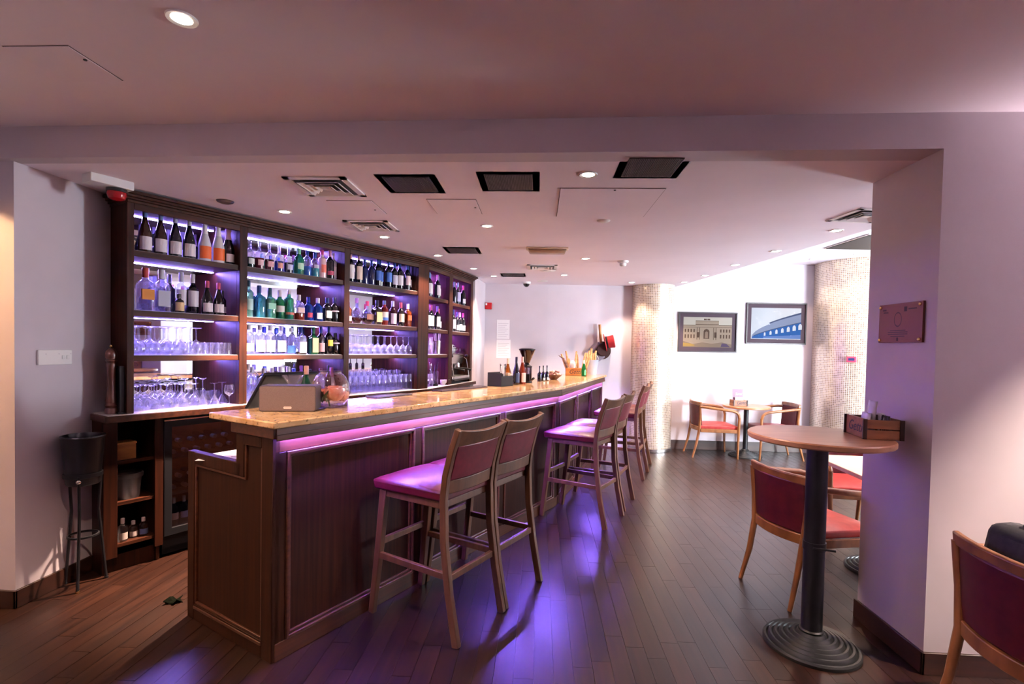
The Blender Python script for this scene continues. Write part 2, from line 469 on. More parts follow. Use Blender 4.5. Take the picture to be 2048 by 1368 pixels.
# left wall block, its skirting, and the doorway header in front of it
structure(MB().prism([(-4.4, 2.62), (-2.86, 2.62), (-2.86, 3.30), (-4.4, 3.30)], 0, 2.9).build('wall_left', M_paint, smooth=0), 'short white wall left of the back bar with light switch', 'wall')
bb = MB(); bb.box(-2.86, -2.846, 2.606, 3.12, 0, 0.10); bb.box(-4.4, -2.846, 2.606, 2.62, 0, 0.10)
structure(bb.build('baseboard_left', M_dkwood, bevel=0.003))
m = MB(); m.box(-3.10, -2.965, 0.9, 2.62, 2.23, 2.70); m.box(-3.10, -2.97, -3.6, 0.9, 0, 2.70)
structure(m.build('wall_front_left', M_paint, smooth=0), 'pale wall and doorway header at the left edge', 'wall')
structure(MB().box(-4.5, -4.4, -3.6, 3.3, 0, 2.75).build('wall_lobby', M_paint, smooth=0), 'wall of the side lobby beyond the left doorway', 'wall')
# rest of the front room
structure(MB().box(-4.5, 5.1, -3.6, -3.5, 0, 2.75).build('wall_rear', M_paint, smooth=0), 'wall behind the camera', 'wall')
m = MB().box(5.0, 5.1, -3.6, 2.5, 0, 2.75)
structure(m.build('wall_front_right', M_paint, smooth=0), 'far right wall of the front room', 'wall')

# back wall path behind the cabinets and at the far end
CR1 = R(60)                                         # back bar frame, bays 1-3
def cab(u, y): return (u * math.cos(CR1) - y * math.sin(CR1), u * math.sin(CR1) + y * math.cos(CR1))
CR2 = R(77); K = cab(4.162, 3.82)                   # bays 4-5
def cab2(u, y): return (K[0] + u * math.cos(CR2) - y * math.sin(CR2), K[1] + u * math.sin(CR2) + y * math.cos(CR2))
def wallpoly(pts, th=0.12):
    """wall slab along a polyline; thickness on the left side"""
    mb = MB()
    for a, b in zip(pts[:-1], pts[1:]):
        d = Vector((b[0] - a[0], b[1] - a[1])); n = Vector((-d.y, d.x)).normalized() * th
        mb.prism([a, b, (b[0] + n.x, b[1] + n.y), (a[0] + n.x, a[1] + n.y)], 0, 2.9)
    return mb
structure(wallpoly([cab(0.9, 4.27), cab(4.22, 4.27), cab2(1.44, 0.46), cab2(1.48, 0.0)]).build('wall_behind_shelves', M_paint, smooth=0), 'wall behind the back bar shelving', 'wall')
structure(wallpoly([cab2(1.48, 0.0), (-0.83, 7.70), (0.12, 7.70)]).build('wall_back', M_paint, smooth=0), 'white wall at the end of the bar with notices', 'wall')
structure(wallpoly([(0.12, 7.70), (1.5, 7.77), (6.5, 7.77)]).build('wall_far', M_paint, smooth=0), 'bright white far wall with the two pictures', 'wall')
structure(MB().box(2.0, 3.96, 7.755, 7.77, 0, 0.14).build('baseboard_back', M_dkwood, bevel=0.003))
# window wall at the far right (daylight side, behind the thick wall)
m = MB(); m.box(6.35, 6.5, 2.8, 4.8, 0, 2.9); m.box(6.35, 6.5, 5.5, 7.9, 0, 2.9); m.box(6.35, 6.5, 4.8, 5.5, 0, .9); m.box(6.35, 6.5, 4.8, 5.5, 2.2, 2.9)
structure(m.build('wall_window', M_paint, smooth=0), 'side wall with a narrow window beyond the pillar', 'wall')
m = MB(); m.box(5.12, 5.2, 2.8, 2.944, 0, 2.9); m.box(6.3, 6.35, 2.8, 2.944, 0, 2.9); m.box(5.2, 6.3, 2.8, 2.944, 0, .35); m.box(5.2, 6.3, 2.8, 2.944, 2.55, 2.9)
structure(m.build('wall_street', M_paint, smooth=0), 'wall with a tall window beside the thick wall', 'wall')
def window(name, w_, z0, z1, loc, rz):
    m = MB(); h = w_ / 2
    for a, b, c, d in ((-h, -h + .05, z0, z1), (h - .05, h, z0, z1), (-h, h, z0, z0 + .05), (-h, h, z1 - .05, z1), (-.02, .02, z0, z1), (-h, h, z1 - .6, z1 - .56)):
        m.box(a, b, -.025, .025, c, d)
    o = structure(m.build(name, M_white, None, loc, rz, smooth=0), 'tall white framed window', 'window')
    MB().box(-h + .04, h - .04, -.003, .003, z0 + .04, z1 - .04).build('pane', M_pane, o, smooth=0)
window('window_1', .7, .9, 2.2, (6.40, 5.15, 0), R(90)); window('window_2', 1.1, .35, 2.55, (5.75, 2.85, 0), 0)

# mosaic columns
def column(x, y, r, top, label):
    o = thing('mosaic_column', label, 'column', (x, y, 0))
    MB().lathe([(r, 0.0), (r, top + 0.01)], 64).build('shaft', mosaic('mosaic_tiles', r), o)
    MB().lathe([(r + .004, 0), (r + .012, .004), (r + .012, .05), (r + .002, .055)], 64).build('foot_band', M_steel, o)
    return o
column(1.70, 7.72, 0.305, ZL, 'round mosaic tiled column between the bar end and the fountain picture')
column(4.63, 7.58, 0.60, ZH, 'wide round mosaic tiled column beside the thick wall')

# ---------------------------------------------------------------- BAR COUNTER
bar = thing('bar_counter', 'dark oak panelled bar counter with two angled runs', 'bar', (BAR_C[0], BAR_C[1], 0), BAR_R)
LA, LB = 2.88, 2.38
TB = R(12)                                     # second run turns 12 degrees further along the room
def seg_b(): return (LA, 0, 0), TB
def panel_front(n, length, loc, rz, first=0.02, last=0.02):
    """framed panels along local x, front face at y = 0, behind = +y"""
    MB().box(0, length, 0.022, 0.30, 0.0, 1.04).build('core', M_bar, bar, loc, rz)
    MB().box(0, length, -0.004, 0.022, 0.0, 0.085).build('plinth', M_barh, bar, loc, rz, bevel=0.003)
    MB().box(0, length, 0.0, 0.022, 0.985, 1.055).build('top_rail', M_barh, bar, loc, rz, bevel=0.003)
    pw = length / n
    for i in range(n + 1):
        x = i * pw
        a, b = max(0, x - 0.035), min(length, x + 0.035)
        if i == 0: a, b = 0, 0.055
        if i == n: a, b = length - 0.055, length
        MB().box(a, b, 0.0, 0.022, 0.085, 0.985).build('stile', M_bar, bar, loc, rz, bevel=0.003)
    for i in range(n):
        a = i * pw + (0.055 if i == 0 else 0.035); b = (i + 1) * pw - (0.055 if i == n - 1 else 0.035)
        MB().box(a, b, 0.014, 0.024, 0.085, 0.985).build('panel', M_bar, bar, loc, rz)
        r = MB(); r.ring(a, b, 0.085, 0.985, 0.016, -0.010, 0.016); r.ring(a + .016, b - .016, 0.101, 0.969, 0.014, 0.002, 0.016)
        r.build('panel_moulding', M_barh, bar, loc, rz, bevel=0.004)
panel_front(3, LA, (0, 0, 0), 0)
lb, tb = seg_b()
panel_front(3, LB, lb, TB)
# fascia under the granite, and its light strip
def under(length, loc, rz, x0=-0.02, x1=None):
    x1 = length if x1 is None else x1
    MB().box(x0, x1, -0.035, 0.02, 1.055, 1.105).box(x0, x1, -0.038, -0.033, 1.046, 1.075).build('fascia', M_barh, bar, loc, rz, bevel=0.004)
    MB().box(x0 + .05, x1 - 0.01, -0.030, -0.020, 1.0535, 1.0548).build('light_strip', emis('led_bar', LED_BAR, S_BAR), bar, loc, rz)
under(LA, (0, 0, 0), 0); under(LB, lb, TB, 0.0)
# stepped end panel facing the doorway
prof = [(0, 0), (0.765, 0), (0.765, 0.905), (0.30, 0.905), (0.30, 1.055), (0, 1.055)]
MB().prism_x(prof, -0.002, 0.02).build('end_board', M_bar, bar)
fr = MB()
fr.box(-.016, 0, 0, .085, 0, 1.055); fr.box(-.016, 0, .70, .765, 0, .905); fr.box(-.016, 0, .085, .70, 0, .085); fr.box(-.016, 0, .26, .70, .84, .905); fr.box(-.016, 0, .235, .30, .84, 1.055); fr.box(-.016, 0, .085, .235, 1.0, 1.055)
fr.build('end_frame', M_bar, bar, bevel=0.003)
mo = MB()
mo.box(-.012, 0, .085, .70, .085, .098); mo.box(-.020, 0, .085, .70, .06, .076); mo.box(-.012, 0, .085, .098, .085, 1.0); mo.box(-.012, 0, .687, .70, .085, .84); mo.box(-.012, 0, .235, .70, .827, .84); mo.box(-.012, 0, .222, .235, .827, 1.0)
mo.build('end_moulding', M_barh, bar, bevel=0.003)
MB().box(-.03, 0.3, -.03, .325, 1.055, 1.105).build('fascia', M_barh, bar, bevel=0.004)
# service side of the bar: lower work counter
wk = MB(); wk.box(0.02, LA, 0.30, 0.765, 0.80, 0.86); wk.box(0.02, LA + .1, 0.70, 0.755, 0.10, 0.80)
wk.build('service_counter', M_cabh, bar)
MB().box(0.0, LA, 0.30, 0.74, 0.86, 0.872).build('service_top', M_stone, bar)
MB().box(0, LB, 0.30, 0.70, 0.80, 0.872).build('service_counter', M_cabh, bar, lb, TB)
MB().box(LB, LB + .02, 0, .7, 0, 1.055).build('end_board', M_bar, bar, lb, TB)

# granite top, one continuous thing
def bw(x, y, seg=0):
    if seg:
        c, s = math.cos(TB), math.sin(TB); x, y = LA + x * c - y * s, x * s + y * c
    c, s = math.cos(BAR_R), math.sin(BAR_R)
    return (BAR_C[0] + x * c - y * s, BAR_C[1] + x * s + y * c)
tn = math.tan(TB / 2)
poly = [bw(-.045, -.05), bw(LA + .05 * tn, -.05), bw(LB + .05, -.05, 1), bw(LB + .05, .50, 1), bw(LA - .50 * tn, .50), bw(-.045, .50)]
ct = MB().prism(poly, 1.105, 1.137).build('countertop', M_granite, bevel=0.006)
tag(ct, 'polished beige granite top running along the whole bar', 'countertop')

# ---------------------------------------------------------------- BAR STOOLS
def make_stool():
    t = thing('bar_stool', 'bar stool', 'stool')
    W = 0.205
    for s in (-1, 1):
        MB().beam([(s * (W - .005), .285, 0), (s * (W - .012), .245, .36), (s * (W - .02), .215, .70)], (.032, .036), (.038, .046)).build('leg', M_stool, t, bevel=0.004)
        pts = [(s * W, -.315, 0), (s * W, -.262, .25), (s * (W - .002), -.225, .50), (s * (W - .004), -.215, .72), (s * (W - .004), -.228, .84), (s * (W - .004), -.262, .97), (s * (W - .004), -.305, 1.085)]
        MB().beam(pts, (.030, .040), (.030, .034)).build('back_leg', M_stool, t, bevel=0.004)
        MB().beam([(s * (W - .008), .262, .335), (s * (W - .004), -.245, .335)], (.022, .034)).build('stretcher', M_stool, t, bevel=0.003)
    MB().beam([(-W + .02, .258, .395), (W - .02, .258, .395)], (.024, .034), xdir=(0, 1, 0)).build('foot_rail', M_stool, t, bevel=0.003)
    MB().beam([(-W + .02, -.248, .325), (W - .02, -.248, .325)], (.022, .034), xdir=(0, 1, 0)).build('stretcher', M_stool, t, bevel=0.003)
    MB().box(-W + .01, W - .01, -.20, .235, .665, .705).build('seat_frame', M_stool, t, bevel=0.004)
    # seat pad, slightly domed and wider at the front
    pad = MB()
    vs = []; N = 10
    for j in range(N + 1):
        for i in range(N + 1):
            a, b = i / N * 2 - 1, j / N * 2 - 1
            x = a * (W + .012 + .008 * b); y = .03 + b * .245
            z = 0.765 + 0.022 * (1 - a * a) ** .5 * (1 - b * b) ** .5 if abs(a) < 1 and abs(b) < 1 else 0.758
            vs.append((x, y, z))
    nb = len(vs)
    for j in range(N + 1):
        for i in range(N + 1):
            a, b = i / N * 2 - 1, j / N * 2 - 1
            vs.append((a * (W + .006 + .008 * b), .03 + b * .24, .702))
    fs = []
    for j in range(N):
        for i in range(N):
            q = j * (N + 1) + i
            fs.append((q, q + 1, q + N + 2, q + N + 1)); fs.append((nb + q + N + 1, nb + q + N + 2, nb + q + 1, nb + q))
    for i in range(N):
        fs.append((nb + i, nb + i + 1, i + 1, i)); q = N * (N + 1) + i; fs.append((q, q + 1, nb + q + 1, nb + q))
        q = i * (N + 1); fs.append((q, q + N + 1, nb + q + N + 1, nb + q)); q += N; fs.append((nb + q, nb + q + N + 1, q + N + 1, q))
    pad.add(vs, fs); pad.build('seat', M_leather, t, bevel=0.012, smooth=50)
    # curved top rail, upholstered panel, lower rail
    def curved(z0, z1, y0, y1, th, name, m, xw, dip=0.0, bow=.022, b=.004):
        mb = MB(); n = 8; lo = []; vs = []
        for i in range(n + 1):
            a = i / n * 2 - 1; x = a * xw; yb = -bow * (1 - a * a)
            for (z, y) in ((z0, y0), (z1 - dip * (1 - a * a), y1)):
                vs += [(x, y + yb - th / 2, z), (x, y + yb + th / 2, z)]
        fs = []
        for i in range(n):
            p, q = i * 4, (i + 1) * 4
            fs += [(p, q, q + 2, p + 2), (p + 1, p + 3, q + 3, q + 1), (p + 2, q + 2, q + 3, p + 3), (p, p + 1, q + 1, q)]
        fs += [(0, 2, 3, 1), (n * 4, n * 4 + 1, n * 4 + 3, n * 4 + 2)]
        mb.add(vs, fs); return mb.build(name, m, t, bevel=b, smooth=45)
    curved(.745, .815, -.214, -.222, .024, 'back_rail', M_stool, W - .014)
    curved(.815, 1.0, -.222, -.272, .034, 'backrest', M_maroon, W - .018, b=.008)
    curved(.992, 1.085, -.268, -.304, .030, 'top_rail', M_stool, W + .008, dip=.018, b=.006)
    return t
stool = make_stool()
ST = [(0.775, -.315, 0, 0, 'bar stool nearest the camera, red leather seat, at the panelled bar'),
      (1.225, -.310, 0, 0, 'second bar stool from the camera, its back beside the nearest one'),
      (2.755, -.310, 0, 0, 'third bar stool from the camera, first of the middle pair'),
      (3.26, -.255, 7, 0, 'fourth bar stool from the camera, second of the middle pair'),
      (4.45, -.045, 10, 0, 'fifth bar stool from the camera, first of the far pair'),
      (4.87, .04, 12, 0, 'farthest bar stool from the camera, beside the mosaic column')]
for i, (x, y, a, _, lab) in enumerate(ST):
    o = stool if i == 0 else copy_tree(stool)
    o.location = (*bw(x, y), 0); o.rotation_euler = (0, 0, BAR_R + R(a)); o['label'] = lab; o['group'] = 'bar stools along the counter'

# ---------------------------------------------------------------- ARMCHAIRS
def make_armchair():
    t = thing('armchair', 'armchair', 'chair')
    for s in (-1, 1):
        MB().tube([(s * .232, -.262, .715), (s * .252, -.19, .712), (s * .272, -.08, .700), (s * .284, .06, .684), (s * .287, .16, .672), (s * .285, .215, .655), (s * .281, .248, .620), (s * .276, .261, .565)], .019, 8, up=(0, 0, 1)).build('arm', M_chair, t, smooth=60)
    for s in (-1, 1):
        MB().tube([(s * .250, .262, 0), (s * .262, .258, .22), (s * .270, .258, .40), (s * .275, .262, .58)], [.013, .017, .019, .019], 8).build('leg', M_chair, t, smooth=60)
        MB().tube([(s * .215, -.345, 0), (s * .205, -.290, .20), (s * .205, -.256, .40), (s * .220, -.252, .56), (s * .235, -.262, .745)], [.013, .018, .020, .018, .016], 8).build('back_leg', M_chair, t, smooth=60)
        MB().beam([(s * .262, .25, .385), (s * .222, -.245, .385)], (.02, .05)).build('side_rail', M_chair, t, bevel=.004)
    MB().beam([(-.262, .252, .385), (.262, .252, .385)], (.02, .05), xdir=(0, 1, 0)).build('front_rail', M_chair, t, bevel=.004)
    def arc(z0, z1, th, name, m, w, yb, bow=.045, b=.004, lean=-.03):
        mb = MB(); n = 10; vs = []; fs = []
        for i in range(n + 1):
            a = i / n * 2 - 1; x = a * w; y = yb - bow * (1 - a * a)
            for z, l in ((z0, 0), (z1, lean)): vs += [(x, y + l - th / 2, z), (x, y + l + th / 2, z)]
        for i in range(n):
            p, q = i * 4, (i + 1) * 4
            fs += [(p, q, q + 2, p + 2), (p + 1, p + 3, q + 3, q + 1), (p + 2, q + 2, q + 3, p + 3), (p, p + 1, q + 1, q)]
        fs += [(0, 2, 3, 1), (n * 4, n * 4 + 1, n * 4 + 3, n * 4 + 2)]
        mb.add(vs, fs); mb.build(name, m, t, bevel=b, smooth=45)
    arc(.375, .435, .022, 'back_rail', M_chair, .200, -.250, lean=0)
    arc(.435, .742, .036, 'backrest', M_chback, .212, -.232, lean=-.022, b=.010)
    arc(.728, .782, .030, 'top_rail', M_chair, .248, -.250, lean=-.006, b=.008)
    vs = []; N = 8; fs = []
    for lev in range(2):
        for j in range(N + 1):
            for i in range(N + 1):
                a, b = i / N * 2 - 1, j / N * 2 - 1
                wdt = .248 if lev else .242
                x = a * (wdt - .03 * (1 - b) / 2); y = .005 + b * .255
                z = .405 if not lev else (.452 + .022 * max(0, (1 - a * a)) ** .5 * max(0, (1 - b * b)) ** .5)
                vs.append((x, y, z))
    nb = (N + 1) ** 2
    for j in range(N):
        for i in range(N):
            q = j * (N + 1) + i
            fs.append((q + N + 1, q + N + 2, q + 1, q)); fs.append((nb + q, nb + q + 1, nb + q + N + 2, nb + q + N + 1))
    for i in range(N):
        fs.append((i, i + 1, nb + i + 1, nb + i)); q = N * (N + 1) + i; fs.append((nb + q, nb + q + 1, q + 1, q))
        q = i * (N + 1); fs.append((nb + q, nb + q + N + 1, q + N + 1, q)); q += N; fs.append((q, q + N + 1, nb + q + N + 1, nb + q))
    MB().add(vs, fs).build('seat', M_leather2, t, bevel=.010, smooth=50)
    return t
arm = make_armchair()
AC = [(1.755, 3.28, -90 + 16, 'wooden armchair with maroon back seen from behind the tall round table'),
      (2.60, 4.30, 180 - 6, 'red armchair on the far side of the square table by the pillar'),
      (2.525, 7.40, -90, 'armchair left of the far round table under the fountain picture'),
      (3.33, 7.36, 90, 'armchair right of the far round table under the amphitheatre picture'),
      (1.985, 1.915, -90, 'dark red armchair cut off at the bottom right corner')]
for i, (x, y, a, lab) in enumerate(AC):
    o = arm if i == 0 else copy_tree(arm)
    o.location = (x, y, 0); o.rotation_euler = (0, 0, R(a)); o['label'] = lab; o['group'] = 'wooden tub armchairs'

# ---------------------------------------------------------------- TABLES
def ribbed_base(r):
    prof = [(0, .004)]
    n = 7
    prof = [(0, 0), (r, 0)]
    for i in range(n):
        a = r * (1 - .82 * i / n); z = .010 + .062 * (i / n) ** .8
        b = r * (1 - .82 * (i + 1) / n)
        prof += [(a, z + .004), (a - (a - b) * .22, z + .013), (a - (a - b) * .6, z + .012), (a - (a - b) * .85, z + .004)]
    prof += [(.055, .085), (.042, .10), (0, .10)]
    return prof
def round_table(name, label, x, y, top, r, rb, pr):
    t = thing(name, label, 'table', (x, y, 0))
    MB().lathe(ribbed_base(rb), 40).build('base', M_iron, t, smooth=30)
    MB().lathe([(pr, .09), (pr, top - .06), (pr + .03, top - .045), (.12, top - .038), (.12, top - .03), (0, top - .03)], 24).build('column', M_black, t)
    MB().lathe([(0, top - .03), (r - .006, top - .03), (r, top - .024), (r, top - .006), (r - .006, top), (0, top)], 56).build('table_top', M_table, t)
    return t
pt = round_table('high_table', 'tall round bar table with black ribbed base beside the pillar', 1.425, 2.64, 1.085, .325, .222, .049)
MB().tube([(-.03, -.045, .52), (.07, -.065, .515)], .006, 8).build('clamp_lever', M_black, pt)
MB().cyl((0, 0), .053, .50, .54, 24).build('collar', M_black, pt)
ft = round_table('round_table', 'low round table with black base under the two pictures', 2.985, 7.40, .725, .315, .225, .033)
t = thing('square_table', 'pale topped table partly hidden behind the pillar', 'table', (2.40, 3.60, 0), R(-3))
MB().box(-.33, .33, -.33, .33, .70, .73).build('table_top', noise_mat('pale_laminate', hexc('d8b99a'), hexc('e4c8ac'), (3, 20, 3), .3), t, bevel=.004)
MB().lathe(ribbed_base(.22), 32).build('base', M_iron, t)
MB().cyl((0, 0), .033, .09, .70, 20).build('column', M_black, t)

# ---------------------------------------------------------------- PICTURES
def picture(x0, x1, z0, z1, label, paint, mats):
    cx, cz = (x0 + x1) / 2, (z0 + z1) / 2; w_, h_ = (x1 - x0) / 2, (z1 - z0) / 2
    t = thing('framed_picture', label, 'picture', (cx, 7.768, cz), 0, 'framed pictures on the far wall')
    MB().ring(-w_, w_, -h_, h_, .018, -.03, 0).build('frame', mat('picture_frame', hexc('241a1c'), .4), t, bevel=.002)
    MB().box(-w_ + .01, w_ - .01, -.012, -.004, -h_ + .01, h_ - .01).build('mount', mat('picture_mount', hexc('463a42'), .7, spec=.1), t)
    px, pz = w_ - .075, h_ - .075
    mb = MB(); paint(mb, px, pz); mb.build('print', mats, t, smooth=0)
    MB().box(-w_ + .012, w_ - .012, -.021, -.0195, -h_ + .012, h_ - .012).build('glazing', thin_glass('picture_glass', (.97, .97, .97), .02, gl0=.0, gl1=.02, gl=.05), t, smooth=0)
    return t
def quad(mb, pts, layer, px, pz):
    """flat printed area; points in 0..1 picture space"""
    y = -.0125 - layer * .0004
    vs = [((a * 2 - 1) * px, y, (b * 2 - 1) * pz) for a, b in pts]
    mb.add(vs, [tuple(range(len(vs)))])
def rectq(mb, a, b, c, d, l, px, pz): quad(mb, [(a, c), (b, c), (b, d), (a, d)], l, px, pz)
def fountain(mb, px, pz):
    q = lambda a, b, c, d, l: rectq(mb, a, b, c, d, l, px, pz)
    mb.cur = 0; q(0, 1, 0, 1, 0)                       # pale sky
    mb.cur = 1; q(0, 1, .08, .74, 1); q(.25, .73, .08, .88, 1.5)   # facade
    mb.cur = 2
    q(.25, .73, .745, .765, 2); q(0, .25, .72, .735, 2); q(.73, 1, .72, .735, 2); q(.25, .73, .87, .885, 2); q(0, 1, .655, .665, 2)
    for k in range(4):
        for a in (.03 + k * .06, .76 + k * .06):
            q(a, a + .028, .50, .60, 2); q(a, a + .028, .30, .42, 2)
    for a in (.28, .33, .62, .67): q(a, a + .012, .25, .65, 2)
    for a in (.285, .64): q(a, a + .05, .32, .50, 2)
    quad(mb, [(.42, .28), (.54, .28), (.54, .53), (.525, .58), (.48, .61), (.435, .58), (.42, .53)], 2, px, pz)
    q(.42, .48, .90, .95, 2); q(.49, .55, .90, .95, 2)
    mb.cur = 3; quad(mb, [(0, 0), (1, 0), (1, .10), (.8, .17), (.6, .12), (.4, .16), (.2, .10), (0, .2)], 3, px, pz)
    mb.cur = 4; quad(mb, [(0, .02), (.22, .03), (.25, .07), (.15, .12), (0, .14)], 4, px, pz)
    mb.cur = 5; quad(mb, [(.78, .02), (.97, .02), (.9, .12), (.8, .14)], 4, px, pz)
    mb.cur = 6; quad(mb, [(.45, .30), (.51, .30), (.51, .5), (.48, .53), (.45, .5)], 3, px, pz)
    mb.cur = 0
fm = [mat('print_%d' % i, hexc(h), .9, spec=0) for i, h in enumerate(('8e8a80', '776b5e', '453830', '64584c', '78643a', '443a4c', '6a5c50'))]
picture(2.09, 2.955, 1.475, 2.075, 'framed sepia print of a classical fountain facade', fountain, fm)
def arena(mb, px, pz):
    mb.cur = 0; rectq(mb, 0, 1, 0, 1, 0, px, pz)
    def curve(f0, f1, a, b, l, n=14):
        top = [(a + (b - a) * i / n, f1(a + (b - a) * i / n)) for i in range(n + 1)]
        bot = [(a + (b - a) * i / n, f0(a + (b - a) * i / n)) for i in reversed(range(n + 1))]
        quad(mb, list(reversed(top + bot)), l, px, pz)
    outer = lambda x: .06 + .74 * max(0, x - .01) ** .55
    high = lambda x: .06 + .86 * max(0, x - .01) ** .62
    base = lambda x: .02
    mid = lambda x: .05 + .50 * max(0, x - .01) ** .75
    mb.cur = 1; curve(base, outer, .02, 1, 1)
    curve(lambda x: outer(x) - .02, lambda x: outer(x) + .03 + .03 * x, .36, 1, 1.5)
    mb.cur = 2; curve(base, mid, .02, 1, 2)
    mb.cur = 3; curve(lambda x: outer(x) + .01, lambda x: outer(x) + .04 + .03 * x, .36, 1, 2); curve(lambda x: mid(x) - .012, lambda x: mid(x) + .012, .05, 1, 3.5)
    mb.cur = 0
    for k in range(7):
        x = .26 + k * .115; s = .035 + .012 * k * .5; z = .10 + .035 * k; h = .12 + .012 * k
        quad(mb, [(x, z), (x + s, z + .01), (x + s, z + h * .7), (x + s * .75, z + h * .95), (x + s * .4, z + h), (x, z + h * .7)], 4, px, pz)
    mb.cur = 4; curve(lambda x: .02, lambda x: .05 + .10 * x, .25, 1, 3)
    mb.cur = 0
am = [mat('arena_%d' % i, hexc(h), .9, spec=0) for i, h in enumerate(('8c9094', '5a6274', '22406c', '30384e', '42567c'))]
picture(3.085, 3.957, 1.615, 2.229, 'framed blue toned print of an ancient arched amphitheatre', arena, am)

# copper plaque on the pillar
pq = thing('plaque', 'square copper plaque screwed to the end of the thick wall', 'plaque', (XR - .001, 2.675, 1.66), R(-90))
M_cop = mat('copper_plate', hexc('74442e'), .45, .2)
MB().box(-.155, .155, -.012, 0, -.10, .10).build('plate', M_cop, pq, bevel=.001)
for a in (-.14, .14):
    for b in (-.085, .085): MB().lathe([(0, 0), (.008, 0), (.008, .006), (.004, .010), (0, .010)], 12).xf(Matrix.Translation((a, -.012, b)) @ Matrix.Rotation(R(90), 4, 'X')).build('screw', M_brass, pq)
M_engr = mat('engraving', hexc('3c1c18'), .6)
en = MB()
for i in range(20):
    a, b = 2 * PI * i / 20, 2 * PI * (i + 1) / 20
    en.add([(.028 * math.cos(a) * r_ - .012, -.0126, .038 * math.sin(a) * r_ + .018) for a, r_ in ((a, 1), (b, 1), (b, .84), (a, .84))], [(0, 1, 2, 3)])
for z, w_ in ((-.038, .055), (-.047, .07), (-.057, .07), (-.068, .05)): en.box(-.012 - w_, -.012 + w_, -.0128, -.012, z - .0022, z + .0022)
en.box(-.125, -.10, -.0128, -.012, .066, .074); en.box(-.12, -.085, -.0128, -.012, .054, .060); en.box(.03, .05, -.0128, -.012, .056, .080); en.box(.06, .115, -.0128, -.012, .064, .071)
en.prism_y([(-.017, -.092), (-.007, -.092), (-.005, -.078), (-.012, -.072), (-.019, -.078)], -.0128, -.012)
en.build('engraving', M_engr, pq, smooth=0)['kind'] = 'stuff'

# ================================================================ BACK BAR
SH = (2.075, 1.69, 1.396)
WT = 1.02
led1 = emis('led_shelf', LED_SHELF, S_SHELF); led1d = emis('led_shelf_low', LED_SHELF, S_SHELF * .45); led2 = emis('led_shelf_far', LED_SHELF2, S_SHELF2)
def bay(name, label, loc, rz, W, lw, rw, shelves, leds, D=0.36, back=M_mirror):
    """open shelf bay; local x 0..W between stiles lw / rw wide, y 0 front .. D back"""
    t = thing(name, label, 'shelving', (*loc, 0), rz, 'back bar shelving bays')
    if lw: MB().box(-lw, 0, 0, .045, WT, 2.37).build('stile', M_cab, t, bevel=.003); MB().box(-.018, 0, .045, D, WT, 2.37).build('side_panel', M_cab, t)
    MB().box(W, W + rw, 0, .045, WT, 2.37).build('stile', M_cab, t, bevel=.003)
    MB().box(W, W + .018, .045, D, WT, 2.37).build('side_panel', M_cab, t)
    MB().box(0, W, D, D + .012, WT, 2.37).build('back_mirror', back, t, smooth=0)
    MB().box(0, W, 0, .03, 2.33, 2.37).build('top_rail', M_cabh, t, bevel=.002)
    MB().box(0, W, .03, D, 2.362, 2.37).build('top_board', M_cabh, t)
    for z in shelves:
        MB().box(0, W, .012, D, z - .04, z - .002).build('shelf', M_cabh, t, bevel=.002)
        MB().box(.002, W - .002, .022, D - .002, z - .002, z).build('bounce_liner', mat('bounce_liner_white', (.80, .80, .82), .3), t)  # white sheet added to bounce LED light out towards the ceiling
    tops = [2.362] + [z - .04 for z in shelves]
    for z, l in zip(tops, leds):
        if l: MB().box(.02, W - .02, D - .017, D - .004, z - .0028, z - .0005).build('light_strip', l, t)
    return t
b1 = bay('shelf_bay', 'leftmost back bar bay with wine bottles above upturned glasses', cab(1.41, 3.82), CR1, .68, .04, .06, SH, [led1d, led1, led1, led1])
MB().box(-.032, -.018, .045, .43, WT, 2.37).build('outer_side', M_cab, b1)
b2 = bay('shelf_bay', 'second back bar bay packed with colourful spirit bottles', cab(2.15, 3.82), CR1, .90, 0, .06, SH, [led1, led1, led1, led1])
b3 = bay('shelf_bay', 'third back bar bay with wine, whisky and rows of glasses', cab(3.11, 3.82), CR1, .905, 0, .147, SH, [led1d, led1, led1, led1])
b4 = bay('shelf_bay', 'narrow fourth back bar bay with wine above glass jugs', cab2(.03, 0), CR2, .57, .03, .11, (2.045, 1.68, 1.392), [led2, led2, led2, led2], .33, M_cab)
b5 = bay('shelf_bay', 'rightmost back bar bay above the coffee machine', cab2(.71, 0), CR2, .62, 0, .08, (2.03, 1.675), [led2, led2, led2], .33, M_cab)

def path_slab(u0, off, z0, z1, back, x1, name, m, parent, left_back=4.25):
    """slab following both back bar runs, front face pushed out by off"""
    tk = math.tan(R(8.5))
    poly = [cab(u0, 3.82 - off), cab(4.162 + off * tk, 3.82 - off), cab2(x1, -off), cab2(x1, back), cab(4.162 - back * tk, 3.82 + back), cab(u0, 3.82 + back)]
    return MB().prism(poly, z0, z1).build(name, m, parent, bevel=.003)
cr = thing('crown_moulding', 'stepped dark wood cornice along the top of the back bar', 'moulding', (*cab(1.37, 3.82), 0))
cr.location = (0, 0, 0)
for off, z0, z1 in ((.004, 2.37, 2.388), (.018, 2.388, 2.402), (.034, 2.402, 2.418), (.052, 2.418, 2.438)):
    path_slab(1.375 - off, off, z0, z1, .42, 1.41 + off, 'moulding_step', M_cabh, cr)
wt = thing('worktop', 'dark edged back bar worktop with pale surface', 'worktop')
path_slab(1.245, .045, .975, WT - .004, .42, 1.47, 'slab', M_cabh, wt)
path_slab(1.26, .03, WT - .004, WT, .41, 1.455, 'surface', M_stone, wt)

